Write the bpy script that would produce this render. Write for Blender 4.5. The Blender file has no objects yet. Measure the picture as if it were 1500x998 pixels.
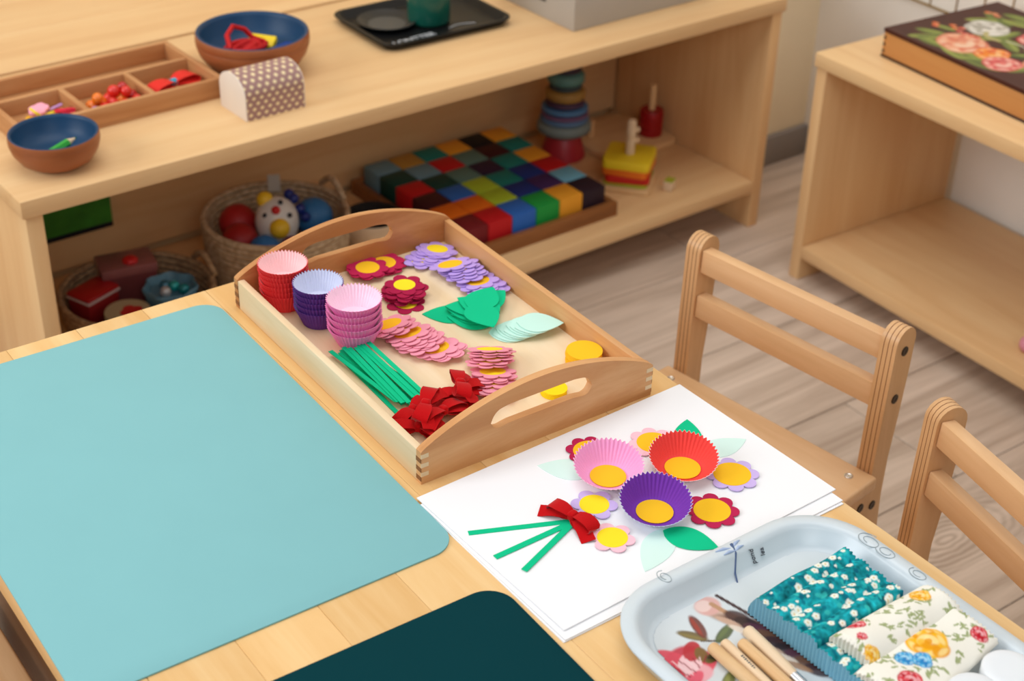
import bpy, bmesh, math, random
import numpy as np
from mathutils import Vector, Matrix, Euler
random.seed(7); RNG = np.random.default_rng(5)
PI = math.pi
SC = bpy.context.scene
COL = SC.collection

# ------------------------------------------------------------------ camera
CAM_POS = Vector((0, 0, 1.3))
R_ = Vector((0.81358004, -0.58095473, 0.02406518))
U_ = Vector((0.29233754, 0.44447038, 0.84674958))
F_ = Vector((0.50261943, 0.68186339, -0.5314471))
cd = bpy.data.cameras.new('camera')
cd.sensor_width = 36.0; cd.lens = 2223.9 / 1500 * 36
cd.clip_start = .02; cd.clip_end = 50
cd.dof.use_dof = True; cd.dof.focus_distance = 1.34; cd.dof.aperture_fstop = 7.0
cam = bpy.data.objects.new('camera', cd); COL.objects.link(cam)
M3 = Matrix((R_, U_, -F_)).transposed()
cam.matrix_world = Matrix.Translation(CAM_POS) @ M3.to_4x4()
SC.camera = cam

# ------------------------------------------------------------------ light
w = bpy.data.worlds.new('world'); SC.world = w; w.use_nodes = True
bg = w.node_tree.nodes['Background']
bg.inputs[0].default_value = (.97, .98, 1.0, 1); bg.inputs[1].default_value = .20
def area(name, loc, target, sx, sy, power, col):
    l = bpy.data.lights.new(name, 'AREA'); l.shape = 'RECTANGLE'; l.size = sx; l.size_y = sy
    l.energy = power; l.color = col
    o = bpy.data.objects.new(name, l); COL.objects.link(o); o.location = loc
    d = Vector(target) - Vector(loc); o.rotation_euler = d.to_track_quat('-Z', 'Y').to_euler()
    return o
area('window_daylight', (-2.6, 2.0, 2.3), (.7, 1.0, .4), 2.4, 1.8, 82, (.96, .985, 1.0))
area('ceiling_lamp', (.7, 1.4, 3.6), (.8, 1.4, 0), 2.8, 2.8, 64, (1.0, .985, .97))
area('rear_fill_light', (-.6, -2.4, 3.0), (1.1, 1.4, .3), 2.0, 1.6, 36, (.97, .985, 1.0))  # added fill from behind the camera for front faces, no known window
vs = SC.view_settings
SC.display_settings.display_device = 'sRGB'
vs.view_transform = 'Standard'; vs.look = 'None'; vs.exposure = -0.06; vs.gamma = 1.0; vs.use_curve_mapping = False
SC.cycles.max_bounces = 8; SC.cycles.diffuse_bounces = 5

# ------------------------------------------------------------------ helpers: colour and materials
def lin(c):
    if isinstance(c, str):
        c = c.lstrip('#'); c = [int(c[i:i + 2], 16) / 255 for i in (0, 2, 4)]
    return tuple((x / 12.92 if x <= .04045 else ((x + .055) / 1.055) ** 2.4) for x in c)
def lin4(c): return lin(c) + (1,)
MATS = {}
def newmat(name):
    m = bpy.data.materials.new(name); m.use_nodes = True
    return m, m.node_tree.nodes, m.node_tree.links, m.node_tree.nodes['Principled BSDF']
def flat(name, col, rough=.6, metal=0, spec=.4, var=.0, bump=0, bscale=200, trans=0, sheen=0, coat=0):
    if name in MATS: return MATS[name]
    m, N, L, b = newmat(name)
    b.inputs['Base Color'].default_value = lin4(col); b.inputs['Roughness'].default_value = rough
    b.inputs['Metallic'].default_value = metal; b.inputs['Specular IOR Level'].default_value = spec
    if coat: b.inputs['Coat Weight'].default_value = coat; b.inputs['Coat Roughness'].default_value = .15
    if sheen: b.inputs['Sheen Weight'].default_value = sheen; b.inputs['Sheen Roughness'].default_value = .4
    if trans: b.inputs['Subsurface Weight'].default_value = trans; b.inputs['Subsurface Radius'].default_value = (.01, .01, .01); b.inputs['Subsurface Scale'].default_value = .3
    tc = N.new('ShaderNodeTexCoord')
    if var:
        n = N.new('ShaderNodeTexNoise'); n.inputs['Scale'].default_value = 14; n.inputs['Detail'].default_value = 4
        L.new(tc.outputs['Object'], n.inputs['Vector'])
        mr = N.new('ShaderNodeMapRange'); mr.inputs[1].default_value = .3; mr.inputs[2].default_value = .7
        mr.inputs[3].default_value = 1 - var; mr.inputs[4].default_value = 1 + var * .6
        L.new(n.outputs['Fac'], mr.inputs[0])
        h = N.new('ShaderNodeHueSaturation'); h.inputs['Color'].default_value = lin4(col)
        L.new(mr.outputs[0], h.inputs['Value']); L.new(h.outputs[0], b.inputs['Base Color'])
    if bump:
        n2 = N.new('ShaderNodeTexNoise'); n2.inputs['Scale'].default_value = bscale; n2.inputs['Detail'].default_value = 3
        L.new(tc.outputs['Object'], n2.inputs['Vector'])
        bp = N.new('ShaderNodeBump'); bp.inputs['Strength'].default_value = bump; bp.inputs['Distance'].default_value = .001
        L.new(n2.outputs['Fac'], bp.inputs['Height']); L.new(bp.outputs[0], b.inputs['Normal'])
    MATS[name] = m; return m
def wood(name, c1, c2, c3=None, axis=0, scale=22, rough=.42, var=.05, stretch=.09, spec=.4, world=False, ring=None):
    if name in MATS: return MATS[name]
    m, N, L, b = newmat(name)
    tc = N.new('ShaderNodeTexCoord'); oi = N.new('ShaderNodeObjectInfo')
    src = tc.outputs['Object']
    mul = N.new('ShaderNodeMath'); mul.operation = 'MULTIPLY'; mul.inputs[1].default_value = 9.0
    L.new(oi.outputs['Random'], mul.inputs[0])
    add = N.new('ShaderNodeVectorMath'); add.operation = 'ADD'
    L.new(src, add.inputs[0]); L.new(mul.outputs[0], add.inputs[1])
    mp = N.new('ShaderNodeMapping'); s = [1, 1, 1]; s[axis] = stretch; mp.inputs['Scale'].default_value = s
    L.new(add.outputs[0], mp.inputs['Vector'])
    n = N.new('ShaderNodeTexNoise'); n.inputs['Scale'].default_value = scale; n.inputs['Detail'].default_value = 7
    n.inputs['Roughness'].default_value = .62; n.inputs['Distortion'].default_value = .6
    L.new(mp.outputs[0], n.inputs['Vector'])
    fac = n.outputs['Fac']
    if ring:
        geo = N.new('ShaderNodeNewGeometry')
        sb = N.new('ShaderNodeVectorMath'); sb.operation = 'SUBTRACT'; sb.inputs[1].default_value = ring
        L.new(geo.outputs['Position'], sb.inputs[0])
        sc = N.new('ShaderNodeVectorMath'); sc.operation = 'MULTIPLY'; sc.inputs[1].default_value = (.45, 1.25, 1)
        L.new(sb.outputs[0], sc.inputs[0])
        nn = N.new('ShaderNodeTexNoise'); nn.inputs['Scale'].default_value = 16; L.new(geo.outputs['Position'], nn.inputs['Vector'])
        ln = N.new('ShaderNodeVectorMath'); ln.operation = 'LENGTH'; L.new(sc.outputs[0], ln.inputs[0])
        ad = N.new('ShaderNodeMath'); ad.operation = 'MULTIPLY_ADD'; ad.inputs[1].default_value = .022
        L.new(nn.outputs['Fac'], ad.inputs[0]); L.new(ln.outputs['Value'], ad.inputs[2])
        sn = N.new('ShaderNodeMath'); sn.operation = 'MULTIPLY'; sn.inputs[1].default_value = 620
        L.new(ad.outputs[0], sn.inputs[0])
        si = N.new('ShaderNodeMath'); si.operation = 'SINE'; L.new(sn.outputs[0], si.inputs[0])
        fo = N.new('ShaderNodeMapRange'); fo.inputs[1].default_value = .02; fo.inputs[2].default_value = .10
        fo.inputs[3].default_value = .13; fo.inputs[4].default_value = 0
        L.new(ln.outputs['Value'], fo.inputs[0])
        mm = N.new('ShaderNodeMath'); mm.operation = 'MULTIPLY'; L.new(si.outputs[0], mm.inputs[0]); L.new(fo.outputs[0], mm.inputs[1])
        a2 = N.new('ShaderNodeMath'); a2.operation = 'ADD'; L.new(mm.outputs[0], a2.inputs[0]); L.new(fac, a2.inputs[1])
        fac = a2.outputs[0]
    r = N.new('ShaderNodeValToRGB'); L.new(fac, r.inputs[0])
    e = r.color_ramp.elements
    e[0].position = .34; e[0].color = lin4(c1); e[1].position = .68; e[1].color = lin4(c2)
    if c3:
        x = r.color_ramp.elements.new(.5); x.color = lin4(c3)
    h = N.new('ShaderNodeHueSaturation'); L.new(r.outputs[0], h.inputs['Color'])
    mr = N.new('ShaderNodeMapRange'); mr.inputs[3].default_value = 1 - var; mr.inputs[4].default_value = 1 + var
    L.new(oi.outputs['Random'], mr.inputs[0]); L.new(mr.outputs[0], h.inputs['Value'])
    L.new(h.outputs[0], b.inputs['Base Color'])
    b.inputs['Roughness'].default_value = rough; b.inputs['Specular IOR Level'].default_value = spec
    bp = N.new('ShaderNodeBump'); bp.inputs['Strength'].default_value = .08; bp.inputs['Distance'].default_value = .001
    L.new(n.outputs['Fac'], bp.inputs['Height']); L.new(bp.outputs[0], b.inputs['Normal'])
    MATS[name] = m; return m
def vcol(name, rough=.6, bump=0, spec=.3, coat=0):
    if name in MATS: return MATS[name]
    m, N, L, b = newmat(name)
    v = N.new('ShaderNodeVertexColor'); v.layer_name = 'Col'; L.new(v.outputs['Color'], b.inputs['Base Color'])
    b.inputs['Roughness'].default_value = rough; b.inputs['Specular IOR Level'].default_value = spec
    if coat: b.inputs['Coat Weight'].default_value = coat
    if bump:
        tc = N.new('ShaderNodeTexCoord'); n2 = N.new('ShaderNodeTexNoise'); n2.inputs['Scale'].default_value = 900
        L.new(tc.outputs['Object'], n2.inputs['Vector'])
        bp = N.new('ShaderNodeBump'); bp.inputs['Strength'].default_value = bump; bp.inputs['Distance'].default_value = .0006
        L.new(n2.outputs['Fac'], bp.inputs['Height']); L.new(bp.outputs[0], b.inputs['Normal'])
    MATS[name] = m; return m

MAPLE = ('#dcb17e', '#e8c492', '#e3bb88')
maple_x = wood('maple_x', *MAPLE, axis=0); maple_y = wood('maple_y', *MAPLE, axis=1); maple_z = wood('maple_z', *MAPLE, axis=2)
table_wood = wood('table_wood', '#e2b272', '#efca92', '#e9be82', axis=1, scale=30, var=.045, rough=.33)
chair_y = wood('chair_y', '#d6a878', '#e3ba8d', '#ddb183', axis=1, scale=40, rough=.36)
chair_z = wood('chair_z', '#cb9c6b', '#dcb080', '#d4a676', axis=2, scale=34, rough=.38)
ply_a = wood('ply_light', '#c79058', '#dcae78', axis=2, scale=60); ply_b = flat('ply_dark', '#7a4b26', .7)
beech_x = wood('beech_x', '#bb7c47', '#e3b27e', '#d59b64', axis=0, scale=20, rough=.45, stretch=.16)
beech_y = wood('beech_y', '#c68d57', '#dcab75', '#d39c66', axis=1, scale=40, rough=.45, stretch=.05)
pale_y = wood('pale_beech_y', '#e2c59a', '#f0dcba', '#eacfa8', axis=1, scale=30, rough=.45)
traybed = wood('tray_bed', '#ebcda2', '#f4dfbe', '#f0d7b1', axis=1, scale=24, rough=.5)
sort_x = wood('sort_x', '#b97f4f', '#cf9a69', axis=0, scale=40); sort_y = wood('sort_y', '#b97f4f', '#cf9a69', axis=1, scale=40)
walnut_x = wood('brown_tray_wood', '#7d4c28', '#9c6538', axis=0, scale=26)
floor_m = wood('floor_oak', '#ad9784', '#d4bfac', '#c2ad9a', axis=0, scale=30, rough=.55, var=.05, stretch=.06, ring=(1.428, .935, 0))
under_m = flat('floor_joint', '#4a3d33', .8)
wall_m = flat('wall_cream', '#efdfbf', .9, var=.02); wall2_m = flat('wall_white', '#ebe6dd', .9, var=.02)
base_m = flat('baseboard_grey', '#8a827c', .6)

# ------------------------------------------------------------------ helpers: meshes
class MB:
    def __init__(s): s.v = []; s.f = []; s.m = []; s.c = None
    def add(s, vs, fs, mi=0):
        o = len(s.v); s.v += [tuple(p) for p in vs]; s.f += [tuple(i + o for i in f) for f in fs]; s.m += [mi] * len(fs)
    def mesh(s, name, mats, smooth=35, T=None):
        me = bpy.data.meshes.new(name)
        V = [T @ Vector(p) for p in s.v] if T else s.v
        me.from_pydata(V, [], s.f)
        for m in (mats if isinstance(mats, (list, tuple)) else [mats]): me.materials.append(m)
        me.polygons.foreach_set('material_index', s.m)
        if s.c is not None:
            a = me.color_attributes.new('Col', 'FLOAT_COLOR', 'POINT')
            a.data.foreach_set('color', np.asarray(s.c, np.float32).ravel())
        bm = bmesh.new(); bm.from_mesh(me); bmesh.ops.recalc_face_normals(bm, faces=bm.faces); bm.to_mesh(me); bm.free()
        finish(me, smooth); return me
def finish(me, smooth):
    if smooth:
        me.polygons.foreach_set('use_smooth', [True] * len(me.polygons)); me.set_sharp_from_angle(angle=math.radians(smooth))
    me.update()
def setp(o, label=None, cat=None, group=None, kind=None):
    if label: o['label'] = label
    if cat: o['category'] = cat
    if group: o['group'] = group
    if kind: o['kind'] = kind
    return o
def ob(name, me, parent=None, loc=(0, 0, 0), rot=(0, 0, 0), **k):
    o = bpy.data.objects.new(name, me); COL.objects.link(o); o.parent = parent
    o.location = loc; o.rotation_euler = rot
    return setp(o, **k)
def thing(name, loc, rz=0, **k): return ob(name, None, None, loc, (0, 0, rz), **k)
BOXC = {}
def box(sx, sy, sz, mat, bev=.002, seg=2):
    """box with its base centre at the origin"""
    key = (round(sx, 5), round(sy, 5), round(sz, 5), mat.name, bev, seg)
    if key in BOXC: return BOXC[key]
    bm = bmesh.new(); bmesh.ops.create_cube(bm, size=1)
    for v in bm.verts: v.co = Vector((v.co.x * sx, v.co.y * sy, (v.co.z + .5) * sz))
    if bev: bmesh.ops.bevel(bm, geom=bm.edges[:], offset=bev, segments=seg, profile=.5, affect='EDGES')
    me = bpy.data.meshes.new('box'); bm.to_mesh(me); bm.free(); me.materials.append(mat); finish(me, 40 if bev else 0)
    BOXC[key] = me; return me
def B(name, parent, x0, x1, y0, y1, z0, z1, mat, bev=.002, seg=2, **k):
    return ob(name, box(x1 - x0, y1 - y0, z1 - z0, mat, bev, seg), parent, ((x0 + x1) / 2, (y0 + y1) / 2, z0), **k)
def prism(pts, h, mat, bev=0, smooth=35, seg=2):
    bm = bmesh.new(); vs = [bm.verts.new((x, y, 0)) for x, y in pts]; f = bm.faces.new(vs)
    r = bmesh.ops.extrude_face_region(bm, geom=[f])
    for e in r['geom']:
        if isinstance(e, bmesh.types.BMVert): e.co.z += h
    bmesh.ops.recalc_face_normals(bm, faces=bm.faces)
    if bev:
        ed = [e for e in bm.edges if abs(e.verts[0].co.z - e.verts[1].co.z) < 1e-7]
        bmesh.ops.bevel(bm, geom=ed, offset=bev, segments=seg, profile=.5, affect='EDGES')
    me = bpy.data.meshes.new('prism'); bm.to_mesh(me); bm.free(); me.materials.append(mat); finish(me, smooth); return me
def lathe(prof, mat, n=48, smooth=40, mb=None, mi=0, fn=None):
    own = mb is None; mb = mb or MB(); vs = []; fs = []; k = len(prof)
    for i in range(n):
        a = 2 * PI * i / n
        for j, (r, z) in enumerate(prof):
            rr = fn(r, z, a, j) if fn else r
            vs.append((rr * math.cos(a), rr * math.sin(a), z))
    for i in range(n):
        for j in range(k - 1):
            a = i * k + j; b = ((i + 1) % n) * k + j; fs.append((a, b, b + 1, a + 1))
    o = len(vs)
    mb.add(vs, fs, mi)
    return mb.mesh('lathe', mat, smooth) if own else mb
def tube(path, r, mat=None, n=8, mb=None, mi=0, closed=False, smooth=60, cap=True):
    own = mb is None; mb = mb or MB(); P = [Vector(p) for p in path]; vs = []; fs = []; m = len(P); up = Vector((0, 0, 1)); prev = None
    rs = r if isinstance(r, (list, tuple)) else [r] * m
    for i, p in enumerate(P):
        t = ((P[(i + 1) % m] - P[i - 1]) if closed else (P[min(i + 1, m - 1)] - P[max(i - 1, 0)])).normalized()
        if prev is None: a = t.cross(up if abs(t.z) < .9 else Vector((1, 0, 0))).normalized()
        else: a = (prev - t * prev.dot(t)).normalized()
        prev = a; b = t.cross(a)
        for k in range(n):
            q = 2 * PI * k / n; vs.append(p + (a * math.cos(q) + b * math.sin(q)) * rs[i])
    for i in range(m if closed else m - 1):
        for k in range(n):
            fs.append((i * n + k, i * n + (k + 1) % n, ((i + 1) % m) * n + (k + 1) % n, ((i + 1) % m) * n + k))
    if cap and not closed: fs.append(tuple(range(n))[::-1]); fs.append(tuple((m - 1) * n + k for k in range(n)))
    mb.add(vs, fs, mi)
    return mb.mesh('tube', mat, smooth) if own else mb
def rrect(w, d, r, n=8, off=0):
    """rounded rectangle outline centred on the origin"""
    w -= 2 * off; d -= 2 * off; r = max(r - off, .0005); out = []
    for cx, cy, a0 in ((w / 2 - r, d / 2 - r, 0), (-w / 2 + r, d / 2 - r, PI / 2), (-w / 2 + r, -d / 2 + r, PI), (w / 2 - r, -d / 2 + r, 1.5 * PI)):
        for i in range(n + 1):
            a = a0 + PI / 2 * i / n; out.append((cx + r * math.cos(a), cy + r * math.sin(a)))
    return out
def loops(rings, mat, smooth=40, close_end=True):
    """skin successive outlines [(pts, z), ...]"""
    mb = MB(); n = len(rings[0][0]); vs = []; fs = []
    for pts, z in rings: vs += [(x, y, z) for x, y in pts]
    for k in range(len(rings) - 1):
        for i in range(n): fs.append((k * n + i, k * n + (i + 1) % n, (k + 1) * n + (i + 1) % n, (k + 1) * n + i))
    fs.append(tuple(range(n)))
    if close_end: fs.append(tuple((len(rings) - 1) * n + i for i in range(n)))
    mb.add(vs, fs); return mb.mesh('loops', mat, smooth)
def sphere(r, mat, seg=20, ring=12, sc=(1, 1, 1)):
    bm = bmesh.new(); bmesh.ops.create_uvsphere(bm, u_segments=seg, v_segments=ring, radius=r)
    for v in bm.verts: v.co = Vector((v.co.x * sc[0], v.co.y * sc[1], v.co.z * sc[2]))
    me = bpy.data.meshes.new('ball'); bm.to_mesh(me); bm.free(); me.materials.append(mat); finish(me, 180); return me
def text_mesh(s, size, mat, ext=.0001, shear=0):
    c = bpy.data.curves.new('t', 'FONT'); c.body = s; c.size = size; c.extrude = ext; c.align_x = 'CENTER'; c.align_y = 'CENTER'; c.shear = shear
    o = bpy.data.objects.new('t', c); me = bpy.data.meshes.new_from_object(o); bpy.data.objects.remove(o); bpy.data.curves.remove(c)
    me.materials.clear(); me.materials.append(mat); return me

class Canvas:
    """small procedural colour field that a fine grid mesh carries as its print"""
    def __init__(s, w, h, res, col):
        s.w, s.h = w, h; s.nx = int(w / res) + 1; s.ny = int(h / res) + 1
        s.X, s.Y = np.meshgrid(np.linspace(0, w, s.nx), np.linspace(0, h, s.ny)); s.C = np.empty((s.ny, s.nx, 3)); s.C[:] = lin(col)
    def _mix(s, a, col): s.C += a[..., None] * (np.array(lin(col)) - s.C)
    def ell(s, x, y, a, b, ang, col, alpha=1, soft=.25):
        c, q = math.cos(ang), math.sin(ang); dx, dy = s.X - x, s.Y - y
        d = np.sqrt(((dx * c + dy * q) / a) ** 2 + ((-dx * q + dy * c) / b) ** 2)
        s._mix(np.clip((1 - d) / soft + .5, 0, 1) * alpha, col)
    def line(s, pts, wd, col, alpha=1):
        for (x0, y0), (x1, y1) in zip(pts, pts[1:]):
            L = math.hypot(x1 - x0, y1 - y0) + 1e-9
            t = np.clip(((s.X - x0) * (x1 - x0) + (s.Y - y0) * (y1 - y0)) / L / L, 0, 1)
            d = np.hypot(s.X - x0 - t * (x1 - x0), s.Y - y0 - t * (y1 - y0)); s._mix(np.clip((wd - d) / (wd * .5) + .5, 0, 1) * alpha, col)
    def rose(s, x, y, r, cols, seed=0, petals=9):
        g = np.random.default_rng(seed)
        for k in range(petals):
            a = 2 * PI * k / petals + g.uniform(-.2, .2); q = g.uniform(.55, .75)
            s.ell(x + math.cos(a) * r * q, y + math.sin(a) * r * q, r * .5, r * .36, a + PI / 2, cols[k % 2], .95)
            s.ell(x + math.cos(a) * r * q * 1.15, y + math.sin(a) * r * q * 1.15, r * .34, r * .14, a + PI / 2, cols[2], .7, .6)
        for k in range(5):
            a = 1.3 * k + g.uniform(0, 1); s.ell(x + math.cos(a) * r * .25, y + math.sin(a) * r * .25, r * .38, r * .24, a + PI / 2, cols[(k + 1) % 3], .85, .4)
        s.ell(x, y, r * .2, r * .16, 0, cols[1], .9)
    def leaf(s, x, y, l, ang, col, col2):
        s.ell(x, y, l, l * .36, ang, col, .95); s.ell(x + math.cos(ang + .8) * l * .12, y + math.sin(ang + .8) * l * .12, l * .8, l * .14, ang, col2, .8, .6)
    def noise(s, amp, cell):
        nx, ny = max(3, int(s.w / cell)), max(3, int(s.h / cell)); g = RNG.normal(0, 1, (ny + 2, nx + 2))
        fx = s.X / s.w * nx; fy = s.Y / s.h * ny; i = fx.astype(int).clip(0, nx); j = fy.astype(int).clip(0, ny); u = fx - i; v = fy - j
        z = (g[j, i] * (1 - u) + g[j, i + 1] * u) * (1 - v) + (g[j + 1, i] * (1 - u) + g[j + 1, i + 1] * u) * v
        s.C = np.clip(s.C * (1 + amp * z[..., None]), 0, 1)
    def mesh(s, pos, mat, smooth=60, skirt=None, mask=None):
        """pos(X,Y)->x,y,z arrays; skirt=(floor z, colour) closes the sides and the base"""
        x, y, z = pos(s.X, s.Y); ny, nx = s.ny, s.nx
        V = np.stack([x, y, z], -1).reshape(-1, 3); I = np.arange(ny * nx).reshape(ny, nx)
        Q = np.stack([I[:-1, :-1], I[:-1, 1:], I[1:, 1:], I[1:, :-1]], -1).reshape(-1, 4)
        if mask is not None: Q = Q[mask[:-1, :-1].ravel() & mask[1:, 1:].ravel()]
        C = np.concatenate([s.C.reshape(-1, 3), np.ones((ny * nx, 1))], 1)
        mb = MB(); mb.v = V.tolist(); mb.f = Q.tolist()
        if skirt:
            fz, col = skirt
            edge = list(I[0, :]) + list(I[1:, -1]) + list(I[-1, -2::-1]) + list(I[-2:0:-1, 0]); o = len(mb.v); n = len(edge); ec = []
            for lev in range(2):
                for e in edge:
                    p = V[e]; mb.v.append((p[0], p[1], p[2] - .0004 if lev == 0 else fz)); ec.append((*lin(col), 1) if col else tuple(C[e]))
            for k in range(n):
                k2 = (k + 1) % n
                mb.f.append((int(edge[k]), int(edge[k2]), o + k2, o + k)); mb.f.append((o + k, o + k2, o + n + k2, o + n + k))
            mb.f.append(tuple(o + n + k for k in range(n)))
            C = np.concatenate([C, np.array(ec)], 0)
        mb.m = [0] * len(mb.f); mb.c = C
        return mb.mesh('print', mat, smooth)

# ================================================================== the setting
floor = ob('floor', box(5.0, 4.6, .02, under_m, 0), None, (.9, .9, -.0215), kind='structure')
setp(floor, label='grey-brown laminate plank floor under the table and shelves')
row = 0; yy = 1.023 - .22 * 9
while yy < 2.5:
    x0 = -1.4 + (row * .47) % 1.28 - 1.28
    while x0 < 2.6:
        a, b = max(x0, -1.5), min(x0 + 1.28, 2.5)
        if b - a > .05:
            ob('plank', box(b - a - .0012, .2188, .012, floor_m, .0012, 1), floor, ((a + b) / 2 - .9, yy + .11 - .9, .0095))
        x0 += 1.28
    yy += .22; row += 1
WA = math.radians(1.3)
wb = ob('wall_back', box(.9, .1, 2.6, wall_m, 0), None, (2.32, 1.99, 0), (0, 0, WA), kind='structure'); setp(wb, label='cream plaster wall between the two shelf units')
wr = ob('wall_right', box(.1, 4.2, 2.6, wall2_m, 0), None, (2.1535, .05, 0), (0, 0, math.radians(-1.15)), kind='structure'); setp(wr, label='off-white wall behind the open cabinet')
wn = ob('wall_niche', box(3.6, .1, 2.6, wall_m, 0), None, (.3, 2.95, 0), (0, 0, WA), kind='structure'); setp(wn, label='cream wall far behind the long low shelf')
wj = ob('wall_return', box(.08, .95, 2.6, wall_m, 0), None, (1.915, 2.43, 0), (0, 0, WA), kind='structure'); setp(wj, label='short cream wall return at the end of the shelf')
bb = ob('baseboard_back', box(.3, .014, .062, base_m, .003), None, (2.02, 1.927, 0), (0, 0, WA), kind='structure'); setp(bb, label='grey baseboard along the cream wall')

# ================================================================== long low shelf (left)
SA = math.radians(1.756); SO = Vector((.496, 1.703, 0)); SLEN = 1.3527; SD = .40; STOP = .435; SLOW = .095
def SW(x, y, z): return Vector((SO.x + x * math.cos(SA) - y * math.sin(SA), SO.y + x * math.sin(SA) + y * math.cos(SA), z))
t = thing('low_shelf', SO, SA, label='long low pale wooden shelf unit with toys on two levels', cat='shelf')
B('top_board', t, 0, SLEN, 0, SD, STOP - .025, STOP, maple_x, .0022)
B('side_panel', t, .005, .028, .004, SD, 0, STOP - .0255, maple_z, .0015); B('side_panel', t, SLEN - .028, SLEN - .005, .004, SD, 0, STOP - .0255, maple_z, .0015)
B('bottom_board', t, .0285, SLEN - .0285, .003, SD - .013, SLOW - .024, SLOW, maple_x, .0018)
B('back_panel', t, .029, SLEN - .033, SD - .012, SD, SLOW + .008, STOP - .026, maple_x, .001)
# bench top behind the shelf
t = thing('wooden_bench', SW(0, SD + .006, 0), SA, label='pale wooden bench top running behind the long low shelf', cat='bench')
for k in range(4):
    B('top_board', t, -1.0, SLEN, k * .15, k * .15 + .1496, STOP - .025, STOP + .001, maple_x, .0012, 1)
B('side_panel', t, -.98, -.955, .02, .58, 0, STOP - .026, maple_z); B('side_panel', t, SLEN - .03, SLEN - .005, .02, .58, 0, STOP - .026, maple_z)
B('front_panel', t, -.95, SLEN - .04, .002, .018, .05, STOP - .026, maple_x)

# ================================================================== open cabinet (right)
CA = math.radians(-91.15); CO = Vector((1.755, 1.583, 0)); CTOP = .41; CLOW = .066
t = thing('open_cabinet', CO, CA, label='pale wooden open shelf cabinet standing against the white wall', cat='cabinet')
B('top_board', t, 0, 1.25, 0, .364, CTOP - .024, CTOP, maple_x, .0022)
B('bottom_board', t, .0265, 1.22, .003, .362, CLOW - .022, CLOW, maple_x, .0018)
B('side_panel', t, .004, .026, .004, .362, 0, CTOP - .0245, maple_z, .0015); B('side_panel', t, 1.221, 1.243, .004, .362, 0, CTOP - .0245, maple_z, .0015)
def CW(x, y, z): return Vector((CO.x + x * math.cos(CA) - y * math.sin(CA), CO.y + x * math.sin(CA) + y * math.cos(CA), z))

# brass wire grid on the wall
brass = flat('brass_wire', '#a5884a', .35, metal=.85)
t = thing('wire_rack', (2.1275, 1.5, .389), math.radians(-1.15), label='thin brass wire grid hanging on the wall behind the cabinet', cat='wire rack')
for k, z in enumerate((0, .16, .32)): ob('rail', tube([(0, -.30, z), (0, .30, z)], .0022, brass), t)
for k in range(11): ob('wire', tube([(.004, -.29 + k * .058, 0), (.004, -.29 + k * .058, .33)], .0014, brass, 6), t)
for y in (-.2, .2): ob('wall_hook', tube([(0, y, .32), (.006, y, .326)], .002, brass, 6), t)

# ================================================================== table
TZ = .5
t = thing('low_table', (.53, .68, 0), 0, label='pale wooden child-height table in the foreground', cat='table')
bd = [.2185, .267, .337, .407, .477, .547, .617, .687, .757, .8435]
for a, b in zip(bd, bd[1:]):
    e = a == bd[0] or b == bd[-1]
    B('stave', t, a - .53 + .00006, b - .53 - .00006, -.62, .601, .475, TZ, table_wood, .0012 if e else .0004, 2 if e else 1)
B('apron', t, -.272, -.252, -.59, .57, .20, .4745, wood('frame_shade_brown', '#5f3c20', '#75502f', axis=1, scale=30)); B('apron', t, .281, .30, -.59, .57, .375, .4745, maple_y)  # left apron's dark brown stands in for shade under the tabletop
B('apron', t, -.2515, .28, .552, .571, .375, .4745, maple_x); B('apron', t, -.2515, .28, -.59, -.571, .375, .4745, maple_x)
for x in (-.25, .24):
    for y in (-.56, .51): B('leg', t, x, x + .04, y, y + .04, 0, .4748, maple_z, .003)

# ================================================================== chairs
frame_out = [(-.262, 0), (-.234, 0), (-.226, .233), (-.205, .246), (-.02, .240), (.006, .20), (.036, 0), (.064, 0), (.034, .20), (.028, .268), (.028, .318), (.033, .37), (.037, .43), (.038, .469)]
for i in range(1, 9):
    a = PI * i / 9; frame_out.append((.0205 + .0175 * math.cos(a), .469 + .0175 * math.sin(a)))
frame_out += [(.003, .469), (.001, .38), (0, .2915), (-.255, .2905), (-.262, .268)]
def side_frame_mesh():
    mb = MB(); z = 0; n = len(frame_out)
    for th, mi in ((.0042, 0), (.0009, 1), (.0045, 0), (.0009, 1), (.0045, 0), (.0009, 1), (.0042, 0)):
        ins = .0004 if mi else 0
        vs = [(x, z, y) for x, y in frame_out] + [(x, z + th, y) for x, y in frame_out]
        fs = [tuple(range(n)), tuple(range(n, 2 * n))[::-1]] + [(i, (i + 1) % n, (i + 1) % n + n, i + n) for i in range(n)]
        mb.add(vs, fs, mi); z += th
    return mb.mesh('side_frame', [chair_z, ply_b], 30)
FR = side_frame_mesh(); FT = .0201; CH = .1228
bolt = lathe([(0, .0), (.0055, .0), (.0055, .0012), (.004, .0016), (.002, .0008), (0, .0008)], flat('bolt_dark', '#4a4038', .4, metal=.6), 14)
screw_ring = lathe([(0, 0), (.005, 0), (.005, .0008), (.0038, .0012), (.003, .0006), (.0014, .0006), (.001, .0002), (0, .0002)], flat('screw_steel', '#d8d2c8', .25, metal=.8), 18)
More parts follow.
